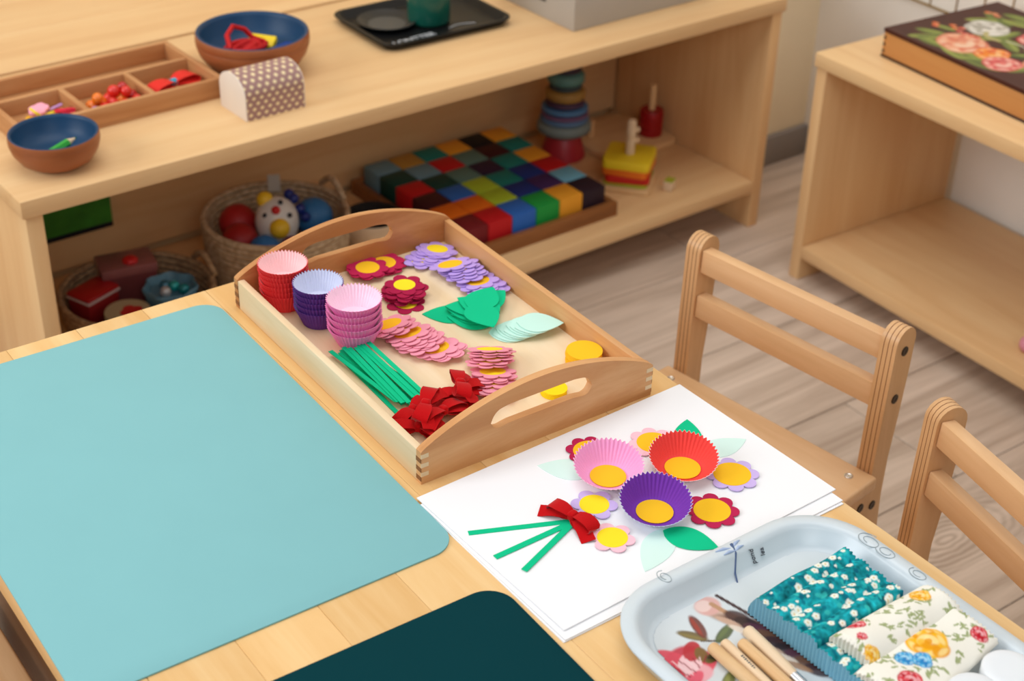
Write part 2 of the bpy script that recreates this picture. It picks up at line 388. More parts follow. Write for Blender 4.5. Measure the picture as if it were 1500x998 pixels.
def chair(loc, yaw, label):
    t = thing('wooden_chair', loc, yaw, label=label, cat='chair', group='small wooden chairs at the table')
    for s in (-1, 1): ob('side_frame', FR, t, (0, CH if s > 0 else -CH - FT, 0))
    hb = box(.016, .2454, .0285, chair_y, .0016)
    ob('backrest_slat', hb, t, (.0135, 0, .4450), (0, .05, 0)); ob('backrest_slat', hb, t, (.0115, 0, .3865), (0, .05, 0))
    seat = ob('seat', box(.258, .302, .017, chair_y, .0035, 3), t, (-.129, 0, .2917))
    for x in (-.022, -.23):
        for y in (-.128, .128): ob('screw', screw_ring, seat, (x + .129, y, .0168))
    ob('stretcher', box(.018, .2454, .03, chair_y, .002), t, (-.01, 0, .25)); ob('stretcher', box(.018, .2454, .03, chair_y, .002), t, (-.20, 0, .25))
    for s in (-1, 1):
        y = s * (CH + FT)
        for x, z in ((.02, .459), (.018, .3995), (-.012, .268), (.012, .26)): ob('bolt', bolt, t, (x, y, z), (-s * PI / 2, 0, 0))
    return t
chair((1.0855, .9755, 0), math.radians(8.2), 'small wooden chair beside the craft tray, both back slats in full view')
chair((-.012, 1.045, 0), math.radians(180), 'small wooden chair tucked in at the left edge of the table')
chair((1.005, .5975, 0), math.radians(-13), 'small wooden chair nearest the blue floral tray, its backrest cut by the picture edge')

# ================================================================== mats
TEAL = '#86bcbe'
def mat_obj(w, d, loc, rz, col, edge, label):
    o = ob('placemat', prism(rrect(w, d, .024, 10), .0018, flat('mat_' + col, col, .8, spec=.06, var=.015), .0004), None, loc, (0, 0, rz), label=label, cat='placemat')
    return o
mat_obj(.3225, .462, (.3805, 1.0265, TZ), math.radians(-.8), '#85bdc2', 0, 'light teal placemat with rounded corners lying flat on the table')
mat_obj(.3225, .462, (.3705, .5105, TZ), math.radians(-1.2), '#03383f', 0, 'dark teal placemat at the bottom edge of the picture')

# ================================================================== wooden serving tray
TX0, TX1, TY0, TY1 = .558, .812, .878, 1.234
TWX, TDY = TX1 - TX0, TY1 - TY0
tray = thing('serving_tray', ((TX0 + TX1) / 2, (TY0 + TY1) / 2, TZ), math.radians(-.7), label='wooden craft tray with arched handle ends holding paper pieces', cat='tray')
th = .0075; hx, hy = TWX / 2, TDY / 2
def end_panel(apex):
    mb = MB(); n = 170; hs = .0545; gr = .0105; cols = []
    for i in range(n + 1):
        x = -hx + TWX * i / n; u = abs(x / hx)
        top = .0335 + (apex - .0335) * max(0, math.cos(PI * u / 2)) ** .8
        q = abs(x) - (hs - gr); g = 0 if q >= gr else (gr if q < 0 else math.sqrt(gr * gr - q * q))
        m = top - .0245; m = max(min(m, .0405), .01)
        cols.append((x, top, m - g * .95, m + g * .95, g > 1e-6))
    for y in (0, th):
        vs = []; 
        for x, top, zb, zt, h in cols: vs += [(x, y, 0), (x, y, zb), (x, y, zt), (x, y, top)]
        fs = []
        for i in range(n):
            a, b = 4 * i, 4 * i + 4; fs.append((a, b, b + 1, a + 1)); fs.append((a + 2, b + 2, b + 3, a + 3))
        mb.add(vs, fs)
    o2 = 4 * (n + 1)
    for i in range(n):
        a, b = 4 * i, 4 * i + 4
        mb.f.append((a + 3, b + 3, b + 3 + o2, a + 3 + o2)); mb.f.append((a, b, b + o2, a + o2)); mb.m += [0, 0]
        if cols[i][4] or cols[i + 1][4]:
            mb.f.append((a + 1, b + 1, b + 1 + o2, a + 1 + o2)); mb.f.append((a + 2, b + 2, b + 2 + o2, a + 2 + o2)); mb.m += [0, 0]
    for k in (0, 4 * n): 
        mb.f.append((k, k + 1, k + 1 + o2, k + o2)); mb.f.append((k + 2, k + 3, k + 3 + o2, k + 2 + o2)); mb.m += [0, 0]
    me = mb.mesh('end_panel', beech_x, 40)
    bm = bmesh.new(); bm.from_mesh(me); bmesh.ops.remove_doubles(bm, verts=bm.verts, dist=1e-6); bmesh.ops.recalc_face_normals(bm, faces=bm.faces); bm.to_mesh(me); bm.free(); finish(me, 40)
    return me
EP = end_panel(.0675)
ob('end_panel', EP, tray, (0, -hy, 0)); ob('end_panel', EP, tray, (0, hy - th, 0))
sl = box(th, TDY - 2 * th, .033, pale_y, .0012)
ob('side_panel', sl, tray, (-hx + th / 2, 0, 0)); ob('side_panel', box(th, TDY - 2 * th, .033, beech_y, .0012), tray, (hx - th / 2, 0, 0))
B('tray_bed', tray, -hx + th, hx - th, -hy + th, hy - th, .002, .0065, traybed, 0)
endg = flat('end_grain', '#8a5a34', .7); pale = flat('finger_pale', '#e6cda6', .6)
for sx in (-1, 1):
    for sy in (-1, 1):
        for k in range(3):
            z = .0035 + k * .0095
            ob('finger_joint', box(.0008, th, .0042, endg, 0), tray, (sx * hx, sy * (hy - th / 2), z))
            ob('finger_joint', box(th, .0008, .0042, pale, 0), tray, (sx * (hx - th / 2), sy * hy, z + .0046))
TB = TZ + .0065   # top of the tray bed

# ================================================================== pleated paper baking cups
def cup_mesh(Rb, Rm, h, cin, cout, n=44, curve=1.0, lean=0, back=0):
    mb = MB(); rows = 7; spp = 6; N = n * spp
    mi_in = flat('cup_' + cin, cin, .75, spec=.2, trans=.0); mi_out = flat('cup_' + cout, cout, .7, spec=.25)
    for side, off in ((0, 0), (1, .0005)):
        vs = []; fs = []
        for j in range(rows):
            t = j / (rows - 1)
            for i in range(N):
                a = 2 * PI * i / N; amp = .0007 * (.25 + t)
                r = Rb + (Rm - Rb) * t ** curve + amp * math.cos(n * a) + off; hh = h * (1 + lean * math.cos(a - back))
                vs.append((r * math.cos(a), r * math.sin(a), t * hh + (.0007 * math.cos(n * a) * t if j == rows - 1 else 0) - (0 if side == 0 else 0) + (.0006 if j == 0 and side == 0 else 0)))
        for j in range(rows - 1):
            for i in range(N):
                q = (j * N + i, j * N + (i + 1) % N, (j + 1) * N + (i + 1) % N, (j + 1) * N + i); fs.append(q if side else q[::-1])
        fs.append(tuple(range(N)) if side == 0 else tuple(range(N))[::-1])
        o = len(mb.v); mb.v += vs; mb.f += [tuple(k + o for k in f) for f in fs]; mb.m += [side] * len(fs)
    o = rows * N; top = (rows - 1) * N
    for i in range(N):
        mb.f.append((top + i, top + (i + 1) % N, o + top + (i + 1) % N, o + top + i)); mb.m.append(1)
    me = bpy.data.meshes.new('cup'); me.from_pydata(mb.v, [], mb.f); me.materials.append(mi_in); me.materials.append(mi_out)
    me.polygons.foreach_set('material_index', mb.m); finish(me, 50); return me
ordn = ['first', 'second', 'third', 'fourth', 'fifth', 'sixth', 'seventh', 'eighth', 'ninth', 'tenth', 'eleventh', 'twelfth', 'thirteenth', 'fourteenth']
def cup_stack(name, x, y, cnt, total, cin, cout, rm=.0243):
    h = .0205; me = cup_mesh(.0165, rm, h, cin, cout); dz = (total - h) / (cnt - 1)
    for k in range(cnt):
        lab = f'topmost {name} paper baking cup, showing its pale inside' if k == cnt - 1 else f'{name} paper baking cup nested in its stack, {ordn[k]} from the tray'
        ob('baking_cup', me, None, (x + RNG.normal(0, .0003), y + RNG.normal(0, .0003), TB + .0003 + k * dz), (0, 0, RNG.uniform(0, 6)), label=lab, cat='baking cup', group=f'stack of {name} baking cups')
cup_stack('red', .5985, 1.2008, 6, .0485, '#fcd6d8', '#f23f40')
cup_stack('purple', .6115, 1.1530, 5, .045, '#d8dcf0', '#62388f')
cup_stack('pink', .621, 1.1000, 5, .050, '#fcdcec', '#fb8ecd', .0262)

# ================================================================== paper flowers, leaves, stems
def flower_pts(n, R, rp, N=None, seed=0):
    """outline of a flower with n round petals reaching radius R"""
    rc = R - rp; N = N or n * 12; g = np.random.default_rng(seed); pts = []
    for i in range(N):
        a = 2 * PI * i / N; best = rc * .55
        for k in range(n):
            b = 2 * PI * k / n; d = a - b; disc = rp * rp - (rc * math.sin(d)) ** 2
            if disc >= 0 and math.cos(d) > 0: best = max(best, rc * math.cos(d) + math.sqrt(disc))
        pts.append((best * math.cos(a), best * math.sin(a)))
    return pts
def leaf_pts(l, wd, n=14):
    up = []; 
    for i in range(n + 1):
        t = i / n; up.append((l * (t - .5), wd * math.sin(PI * t ** .8) ** .9 * .5 if 0 < t < 1 else 0))
    return up + [(x, -y) for x, y in up[-2:0:-1]]
PT = .0007
def paper(col): return flat('paper_' + col, col, .8, spec=.15, var=.02)
FL = {}
def flower_meshes(col, ccol, n, R, rc, rp=None):
    k = (col, ccol, n, R, rc)
    if k not in FL:
        rp = rp or R * math.sin(PI / n) / (1 + math.sin(PI / n)) * 1.06
        FL[k] = (prism(flower_pts(n, R, rp), PT, paper(col), 0, 30), prism([(rc * math.cos(a * PI / 18), rc * .97 * math.sin(a * PI / 18)) for a in range(36)], .0002, paper(ccol), 0, 30))
    return FL[k]
def flower(kind, loc, rot, label, group):
    a, b = flower_meshes(*kind)
    o = ob('paper_flower', a, None, loc, rot, label=label, cat='paper flower', group=group)
    ob('flower_center', b, o, (0, 0, PT))
    return o
MAG, MAG2, LAV, PNK = '#bd2352', '#ac1c48', '#c0a2ea', '#f49fb4'
YEL, AMB = '#fde22a', '#fbc426'
def shingle(kind, top, bot, n, t0, t1, label, group, toplabel, jit=.0006, zb=0):
    """flowers leaning on each other like fallen dominoes: the far rim of each touches the tray bed"""
    g = RNG.uniform(.45, 1, n - 1); g[RNG.random(n - 1) < .22] = 2.3; fs = [0.] + list(np.cumsum(g) / g.sum()); R = kind[3]; d = Vector((bot[0] - top[0], bot[1] - top[1], 0)); L = d.length; d.normalize()
    for i in range(n):              # i = 0 lies lowest, nearest the low end of the fan
        f = fs[i]; tau = math.radians(t0 + (t1 - t0) * f)
        p = Vector((bot[0], bot[1], 0)) - d * (L * f)
        side = Vector((-d.y, d.x, 0)) * RNG.normal(0, .0018)
        ax = d.cross(Vector((0, 0, 1)))          # tilt so that the side facing along d rises
        Rm = Matrix.Rotation(tau, 3, ax) @ Matrix.Rotation(RNG.uniform(0, 6), 3, 'Z')
        z = TB + zb + .0004 + R * math.sin(tau) + i * .0002
        flower(kind, p + side + Vector((0, 0, z)), Rm.to_euler(), toplabel if i == n - 1 else f'{label}, {ordn[i]} from its low end', group)
def pile(kind, spots, label, group, toplabel):
    for i, (x, y) in enumerate(spots):
        flower(kind, (x, y, TB + .0003 + i * .0011), (RNG.normal(0, .008), RNG.normal(0, .008), RNG.uniform(0, 6)), toplabel if i == len(spots) - 1 else f'{label}, {ordn[i]} from below', group)
pile((MAG, AMB, 8, .0225, .0128), [(.722, 1.215), (.718, 1.213), (.724, 1.2115), (.7205, 1.214), (.7225, 1.2125), (.700, 1.2085), (.7005, 1.2095)],
     'magenta paper flower in the overlapping pair of piles behind the cups', 'magenta paper flowers with eight petals', 'large magenta paper flower lying on top behind the purple cups')
jb = [(.7085 + RNG.normal(0, .0035), 1.148 + RNG.normal(0, .0035)) for _ in range(11)]; jb[0] = (.7005, 1.134); jb[-1] = (.7095, 1.151)
pile((MAG2, YEL, 6, .0208, .0112), jb, 'magenta paper flower inside the stack in the tray middle', 'small magenta paper flowers with six petals', 'small magenta paper flower topping the stack in the tray middle')
shingle((LAV, YEL, 6, .0205, .0115), (.786, 1.206), (.7605, 1.197), 9, 5, 9, 'lavender paper flower under the pile in the far tray corner', 'lavender paper flowers in the far corner', 'lavender paper flower on top of the pile in the far tray corner')
shingle((LAV, AMB, 7, .0232, .0132), (.778, 1.166), (.7845, 1.108), 11, 7, 15, 'lavender paper flower in the fanned row beside the tray wall', 'lavender paper flowers fanned in a row', 'uppermost lavender paper flower of the fanned row by the tray wall')
shingle((PNK, AMB, 7, .0238, .0138), (.655, 1.095), (.679, 1.034), 13, 8, 19, 'pink paper flower in the fanned row beside the pink cups', 'pink paper flowers fanned beside the cups', 'uppermost pink paper flower of the fanned row touching the pink cups')
shingle((PNK, YEL, 7, .0222, .0125), (.713, 1.000), (.682, .952), 13, 10, 25, 'pink paper flower in the fanned row behind the red bows', 'pink paper flowers fanned behind the bows', 'uppermost pink paper flower of the fanned row behind the red bows')
GRN, MINT = '#06c28b', '#c9f1e6'
LG = prism(leaf_pts(.050, .035), PT, paper(GRN), 0, 30); LM = prism(leaf_pts(.047, .036), PT, paper(MINT), 0, 30)
lv = [(.724, 1.094, 2.55), (.737, 1.070, 2.3), (.742, 1.078, 1.9), (.745, 1.074, 2.6), (.741, 1.081, 2.2), (.748, 1.077, 1.6), (.744, 1.083, 2.45), (.768, 1.083, .25), (.752, 1.079, 2.0), (.762, 1.085, .55), (.742, 1.056, -1.75)]
for i, (x, y, a) in enumerate(lv):
    lab = {0: 'green paper leaf poking out on the left of the leaf pile', len(lv) - 1: 'green paper leaf lying on top, its tip pointing at the camera', len(lv) - 2: 'green paper leaf near the top, pointing at the tray wall'}.get(i, f'green paper leaf inside the leaf pile, {ordn[i]} from below')
    ob('paper_leaf', LG, None, (x, y, TB + .0003 + i * .0012), (RNG.normal(0, .006), RNG.normal(0, .006), a), label=lab, cat='paper leaf', group='green paper leaves')
for i in range(9):
    f = i / 8; x = .7585 + .025 * f; y = 1.029 - .0 * f - .012 * f; a = -.55 + .22 * math.sin(i * 2.1) + .15 * f
    ob('paper_leaf', LM, None, (x, y, TB + .0003 + i * .0012), (0, .012, a), label='mint paper leaf on top of the pale fanned pile' if i == 8 else f'mint paper leaf in the pale fanned pile, {ordn[i]} from below', cat='paper leaf', group='mint paper leaves')
for i in range(14):
    f = (i % 7) / 6; lay = i // 7
    x = .5915 + .030 * f + RNG.normal(0, .0015); y = 1.032 - .003 * f + RNG.normal(0, .004); a = PI / 2 + (.02 - .03 * f) + RNG.normal(0, .045)
    ob('paper_strip', box(.108, .0046, .0006, paper(GRN), 0), None, (x, y, TB + .0004 + i * .0008), (0, .0, a), label=f'green paper strip, {ordn[i % 7]} from the left in the {"upper" if lay else "lower"} layer of the bundle', cat='paper strip', group='bundle of green paper stems')
disc = prism([(.0175 * math.cos(a * PI / 20), .0175 * math.sin(a * PI / 20)) for a in range(40)], .0011, paper(AMB), 0, 30)
for i in range(12):
    ob('paper_disc', disc, None, (.7845 + RNG.normal(0, .0004), .9475 + RNG.normal(0, .0004), TB + .0002 + i * .0012), label='amber paper disc topping the stack behind the tray handle' if i == 11 else f'amber paper disc in the stack behind the tray handle, {ordn[i]} from below', cat='paper disc', group='amber paper discs')
disc2 = prism([(.0125 * math.cos(a * PI / 20), .0125 * math.sin(a * PI / 20)) for a in range(40)], .0011, paper('#f9dc1c'), 0, 30)
for i in range(5):
    ob('paper_disc', disc2, None, (.7295 + RNG.normal(0, .0003), .922 + RNG.normal(0, .0003), TB + .0002 + i * .0012), label='small yellow paper disc seen through the handle slot, top one' if i == 4 else f'small yellow paper disc seen through the handle slot, {ordn[i]} from below', cat='paper disc', group='small yellow paper discs')

# ------------------------------------------------------------------ velvet bows
velvet = flat('red_velvet', '#c0040c', .85, spec=.15, sheen=.12, bump=.2, bscale=900, var=.06)
def ribbon(path, wd, mat, twist=None, thick=.0005, widths=None):
    """strip along a path; the strip's width runs along y unless twisted"""
    mb = MB(); P = [Vector(p) for p in path]; m = len(P); vs = []; fs = []
    for i, p in enumerate(P):
        t = (P[min(i + 1, m - 1)] - P[max(i - 1, 0)]).normalized()
        s = Vector((0, 1, 0)); s = (s - t * s.dot(t)).normalized()
        if twist: s = Matrix.Rotation(twist * i / (m - 1), 3, t) @ s
        nn = t.cross(s) * thick / 2; w_ = (widths[i] if widths else wd) / 2
        vs += [p + s * w_ + nn, p - s * w_ + nn, p - s * w_ - nn, p + s * w_ - nn]
    for i in range(m - 1):
        for k in range(4): fs.append((4 * i + k, 4 * i + (k + 1) % 4, 4 * i + 4 + (k + 1) % 4, 4 * i + 4 + k))
    fs.append((0, 1, 2, 3)); fs.append(tuple(4 * (m - 1) + k for k in (3, 2, 1, 0)))
    mb.add(vs, fs); return mb.mesh('ribbon', mat, 50)
def bow_parts(mat, L=.021, wd=.0125, h=.0085, tail=.025):
    parts = []
    for s in (-1, 1):
        path = []; wds = []
        for i in range(17):
            t = i / 16; a = 2 * PI * t
            path.append((s * L * .5 * (1 - math.cos(a)), .0012 * s * math.sin(a), .0045 + h * .5 * math.sin(a) * (1 if t < .5 else .8)))
            wds.append(wd * (.45 + .55 * min(1, 1.6 * math.sin(a / 2) ** 1.2)))
        parts.append(('loop', ribbon(path, wd, mat, widths=wds)))
    for s in (-1, 1):
        path = [(s * tail * t, -s * 0 - .010 * t ** 1.3, .0028 + .002 * math.sin(PI * t * 1.3)) for t in [i / 10 for i in range(11)]]
        parts.append(('tail', ribbon(path, wd * .8, mat, twist=.35 * s, widths=[wd * (.4 + .5 * min(1, i / 4)) for i in range(11)])))
    bm = box(.0065, .008, .0075, mat, .0022, 3); parts.append(('knot', bm))
    return parts
BOW = bow_parts(velvet)
def bow(loc, rot, label, sc=1.0, parent=None):
    k = dict(label=label, cat='ribbon bow', group='red velvet bows in the tray') if parent is None else {}
    e = ob('ribbon_bow', None, parent, loc, rot, **k); e.scale = (sc, sc, sc)
    for n, me in BOW: ob(n, me, e, (0, 0, .0015) if n == 'knot' else (0, 0, 0))
    return e
for (x, y, z, rx, ry, rz, lab) in [
    (.601, .963, .001, 0, 0, .35, 'red velvet bow lying at the ends of the green stems'),
    (.590, .938, .001, .05, .05, -.6, 'red velvet bow against the pale left tray wall'),
    (.597, .912, .001, 0, .05, 1.6, 'red velvet bow in the near corner of the tray'),
    (.617, .938, .008, -.1, .1, .15, 'red velvet bow in the middle of the bow heap'),
    (.634, .947, .003, -.1, -.1, -.5, 'red velvet bow leaning on the arched tray end'),
    (.604, .948, .015, .1, -.05, .75, 'topmost red velvet bow on the heap'),
    (.652, .964, .002, 0, -.1, -.25, 'red velvet bow with a long tail by the pink flowers'),
    (.650, .962, .012, .2, .1, 1.1, 'red velvet bow standing apart behind the arched tray end')]:
    bow((x, y, TB + z), (rx, ry, rz), lab, 1.12)

# ================================================================== white cards and the paper bouquet
white = flat('white_card', '#f3f3f6', .75, spec=.2)
CARD = box(.3005, .199, .0011, white, .0002, 1)
ob('card_sheet', CARD, None, (.6895, .7555, TZ), (0, 0, math.radians(.2)), label='lowest white card sheet under the bouquet picture, on the table', cat='card')
ob('card_sheet', CARD, None, (.6905, .757, TZ + .0012), (0, 0, math.radians(.6)), label='white card sheet between the lowest one and the bouquet picture', cat='card')
AC = Vector((.6935, .7675, TZ + .0026)); AA = math.radians(1.6)
art = thing('paper_bouquet', AC, AA, label='paper flower bouquet glued on white card with three baking cups', cat='artwork')
ob('card', CARD, art)
AM = (Matrix.Translation(AC) @ Matrix.Rotation(AA, 4, 'Z')).inverted()
def al(x, y, z=.0012): p = AM @ Vector((x, y, AC.z)); return (p.x, p.y, z)
def art_flower(kind, x, y, rz, lab, z=.0022):
    a, b = flower_meshes(*kind); o = ob('flower', a, art, al(x, y, z), (0, 0, rz), label=lab); ob('flower_center', b, o, (0, 0, PT)); return o
LAV2, PNK2 = '#cdb6ec', '#fbc6d4'
art_flower((LAV2, AMB, 8, .0238, .0168), .7845, .7365, .2, 'lavender flower with amber centre')
art_flower((MAG, AMB, 8, .0232, .0160), .736, .7085, .1, 'magenta flower with amber centre')
art_flower((LAV2, YEL, 6, .0200, .0130), .6585, .770, .35, 'small lavender flower with yellow centre')
art_flower((PNK2, YEL, 6, .0190, .0130), .644, .7275, .2, 'small pink flower with yellow centre')
art_flower((PNK2, AMB, 8, .0228, .0155), .7575, .8105, .3, 'pale pink flower behind the cups')
art_flower((MAG, AMB, 8, .0215, .0150), .7025, .8325, .0, 'magenta flower half hidden by the pink cup')
def art_leaf(x0, y0, x1, y1, wd, col):
    z = .00115 if col == MINT2 else .0017
    L = math.hypot(x1 - x0, y1 - y0)
    ob('leaf', prism(leaf_pts(L, wd), .0004, paper(col), 0, 30), art, al((x0 + x1) / 2, (y0 + y1) / 2, z), (0, 0, math.atan2(y1 - y0, x1 - x0) - AA))
MINT2 = '#d8f3ec'
art_leaf(.777, .786, .8075, .822, .026, GRN); art_leaf(.782, .775, .832, .7695, .026, MINT2)
art_leaf(.685, .712, .7085, .669, .028, GRN); art_leaf(.691, .713, .640, .681, .027, MINT2); art_leaf(.688, .806, .652, .842, .030, MINT2)
for x0, y0, x1, y1 in ((.5502, .7991, .630, .7645), (.5508, .7617, .628, .7625), (.5605, .7354, .626, .760)):
    L = math.hypot(x1 - x0, y1 - y0)
    ob('stem', box(L, .0055, .0005, paper(GRN), 0), art, al((x0 + x1) / 2, (y0 + y1) / 2, .0011 + .0004 * (y0 < .79) + .0004 * (y0 < .75)), (0, 0, math.atan2(y1 - y0, x1 - x0) - AA))
BK = math.atan2(.81, .59) - AA
def art_cup(x, y, cin, cout, lab):
    o = ob('baking_cup', cup_mesh(.0170, .0298, .0145, cin, cout, 46, .9, .34, BK), art, al(x, y, .0026), label=lab)
    ob('cup_disc', prism([(.0158 * math.cos(a * PI / 18), .0158 * math.sin(a * PI / 18)) for a in range(36)], .0004, paper(AMB), 0, 30), o, (0, 0, .0010))
art_cup(.692, .7935, '#f9a9d8', '#fbd3e4', 'pink baking cup with an amber disc inside')
art_cup(.7535, .7665, '#f04a44', '#fbd0d2', 'red baking cup with an amber disc inside')
art_cup(.694, .7335, '#7a38ad', '#cdd3ee', 'purple baking cup with an amber disc inside')
b_ = bow(al(.631, .764, .0012), (0, 0, math.radians(-80) - AA), None, 1.12, art)

# ================================================================== blue floral tray with its contents
FX, FY, FW, FD, FRAD = .686, .487, .246, .340, .060
melamine = flat('pale_blue_melamine', '#cfdae1', .3, spec=.5, var=.02)
ft = thing('floral_tray', (FX, FY, TZ), math.radians(.6), label='pale blue melamine tray with printed flowers and rounded corners', cat='tray')
prof = [(.014, 0), (.011, .0015), (.004, .014), (.0005, .019), (0, .0205), (.001, .0217), (.009, .0222), (.0125, .0215), (.015, .018), (.021, .0075), (.0235, .0052), (.027, .0046)]
ob('tray_body', loops([(rrect(FW, FD, FRAD, 12, o), z) for o, z in prof], melamine, 60), ft)
IO = .0262; cw, ch = FW - 2 * IO, FD - 2 * IO
cv = Canvas(cw, ch, .0011, '#d3dbdf'); cv.noise(.03, .02)
def fc(x, y): return x - (FX - cw / 2), y - (FY - ch / 2)
def frose(x, y, r, cols, sd): cv.rose(*fc(x, y), r, cols, sd)
# a red tulip with bud and leaves
tx, ty = fc(.599, .582)
for dx, dy, a, b_, an, c in ((.0, 0, .016, .013, .6, '#c22d45'), (-.004, .006, .013, .007, 1.9, '#d8455a'), (.005, -.004, .014, .007, .3, '#d94a5e'), (-.003, -.005, .013, .008, -.4, '#e9a9b2'), (.002, .001, .009, .006, .5, '#f1c6cb'), (-.010, -.001, .008, .005, 1.4, '#c8273e'), (.009, .007, .008, .005, .7, '#b5202f'), (-.006, -.010, .010, .004, .3, '#e0556c')):
    cv.ell(tx + dx * 1.4, ty + dy * 1.4, a * 1.35, b_ * 1.35, an, c, .97, .14)
cv.ell(tx + .016, ty + .003, .008, .005, 1.1, '#7a5a2a'); cv.ell(tx + .020, ty - .004, .007, .004, .2, '#5c5227')
cv.line([(tx + .018, ty - .002), (tx + .030, ty - .014), (tx + .034, ty - .035)], .0012, '#3c3a2c')
cv.line([(tx + .026, ty + .014), (tx + .040, ty + .004)], .001, '#4b3d30')
cv.leaf(tx + .024, ty + .022, .012, 2.2, '#6d5a2c', '#8a7a40'); cv.leaf(tx + .034, ty + .027, .013, 1.3, '#6b2f26', '#a53b2c'); cv.leaf(tx + .046, ty + .010, .013, .35, '#4d5a30', '#69784a')
for k, c in enumerate(('#c9a58f', '#7a5340', '#4a2430', '#3a1c22', '#8b6a58')): cv.ell(tx + .062 + k * .006, ty + .020 - k * .012, .026, .006, -1.0 + .08 * k, c, .85, .5)
cv.ell(tx + .056, ty + .040, .011, .010, .3, '#d9a7a0', .95); cv.ell(tx + .053, ty + .042, .007, .006, .3, '#e9cdc6', .9)
cv.line([(tx + .060, ty + .040), (tx + .075, ty - .03)], .0022, '#b98d6a'); cv.line([(tx + .07, ty + .045), (tx + .083, ty - .02)], .0016, '#3b2126')
for k in range(7): cv.line([(tx - .012 + .005 * k, ty + .012 - .002 * k), (tx - .006 + .003 * k, ty - .010 + .001 * k)], .0006, '#f3d3d6' if k % 2 else '#8e1427', .8)
for k in range(9): px_, py_ = fc(.6655 + .0012 * k, .600 - .0095 * k); cv.ell(px_, py_, .0105, .0062, -1.1, ('#3a1c22', '#2a1418', '#55293a', '#6b4630')[k % 4], .92, .3)
for k in range(6): px_, py_ = fc(.656 + .002 * k, .600 - .013 * k); cv.ell(px_, py_, .011, .0030, -1.15, ('#c9a58f', '#e6d6c6', '#a97e5c')[k % 3], .9, .3)
for k in range(3): cv.leaf(tx + .012 + .012 * k, ty - .030 - .01 * k, .013, .6 + .8 * k, '#6b7034', '#8f9450')
frose(.70, .40, .04, ('#e2b7a8', '#d38a86', '#f2ded2'), 3); frose(.63, .42, .03, ('#b93444', '#d96a72', '#f0c5c4'), 4)
m_ = np.ones_like(cv.X, bool); rr = FRAD - IO; qx = np.maximum(np.abs(cv.X - cw / 2) - (cw / 2 - rr), 0); qy = np.maximum(np.abs(cv.Y - ch / 2) - (ch / 2 - rr), 0); m_ = np.hypot(qx, qy) <= rr
ob('printed_bed', cv.mesh(lambda X, Y: (X - cw / 2, Y - ch / 2, X * 0 + .0052), vcol('print_gloss', .35, 0, .45), 60, None, m_), ft)
ink = flat('ink_dark', '#4b5058', .5); inkb = flat('ink_blue', '#4a5f86', .4); inkg = flat('ink_grey', '#9aa6ac', .5)
def tl(x, y): return x - FX, y - FY
# dragonfly printed across the rim and inner wall of the far side
dx_, dy_ = tl(.703, .648)
dg = ob('printed_dragonfly', tube([(dx_ + .003, .1655, .0222), (dx_, .157, .0205), (dx_ - .006, .1495, .0085), (dx_ - .010, .142, .0050)], [.0014, .0011, .0009, .0007], inkb, 6), ft)
for s, l in ((1, .012), (-1, .014), (1, .010), (-1, .011)):
    k = .0015 if l > .0115 else -.0018
    ob('printed_wing', tube([(dx_ + .001, .160 + k, .0212), (dx_ + s * l * .5, .162 + k * 1.6, .0222), (dx_ + s * l, .1625 + k * 2, .0223)], [.0006, .0016, .0004], flat('wing_blue', '#a9bcdc', .4), 6), dg)
w1 = Matrix.Rotation(math.radians(60), 4, 'X') @ Matrix.Rotation(PI / 2, 4, 'Z')
ob('printed_word', text_mesh('pond', .0062, ink, .0003, .2), ft, (dx_ + .0145, .1512, .0134), w1.to_euler())
ob('printed_word', text_mesh('lea', .0062, ink, .0003, .2), ft, (dx_ + .0250, .1512, .0134), w1.to_euler())
def swirl(cx, cy, r, turns, z=.0224, sq=.6, ph=0):
    return [(cx + r * (1 - .6 * t) * math.cos(ph + turns * 2 * PI * t), cy + r * sq * (1 - .6 * t) * math.sin(ph + turns * 2 * PI * t), z) for t in [i / 40 for i in range(41)]]
for cx, cy, r, ph in ((FW / 2 - .008, .105, .008, 0), (FW / 2 - .0075, .088, .0065, 2), (-.05, .1655, .0055, 1), (FW / 2 - .007, .055, .006, 1)):
    ob('printed_scroll', tube(swirl(cx, cy, r, 1.5, .0222, 1.5, ph), .00035, inkg, 5), ft)

FZ = TZ + .0056
# folded teal cloth (accordion folds, pinked edges)
cv = Canvas(.098, .118, .00085, '#178f99'); cv.noise(.35, .004); cv.noise(.25, .0018)
for _ in range(240): cv.ell(RNG.uniform(0, .098), RNG.uniform(0, .118), RNG.uniform(.0015, .004), RNG.uniform(.001, .002), RNG.uniform(0, 3), random.choice(['#0b6a80', '#27b0b2', '#0f7f86', '#0a5570', '#3cc0bb']), .8, .5)
for _ in range(150):
    x, y, r = RNG.uniform(0, .098), RNG.uniform(0, .118), RNG.choice([.0012, .0018, .0026, .0030])
    for k in range(5): cv.ell(x + r * .55 * math.cos(k * 1.257), y + r * .55 * math.sin(k * 1.257), r * .55, r * .5, 0, '#edf0e6', .95, .4)
    if r > .0015: cv.ell(x, y, r * .3, r * .3, 0, '#e2c78a', .9, .5)
def teal_pos(X, Y):
    fold = np.abs(np.sin(PI * Y / .0165)) ** .7; zig = np.where(X < .001, .0007 * np.sign(np.sin(Y * 2 * PI / .0035)), 0) - np.where(X > .097, .0007 * np.sign(np.sin(Y * 2 * PI / .0035)), 0)
    edge = np.clip(np.minimum(Y, .118 - Y) / .006, 0, 1) ** .5
    drop = np.where(Y < .05, .004, 0)
    return X + zig - .049 + .05 * (Y - .118) * .06, Y - .059, (.0225 - drop) * (.35 + .65 * edge) * (.83 + .17 * fold) + .0012 * np.sin(X * 90 + Y * 40)
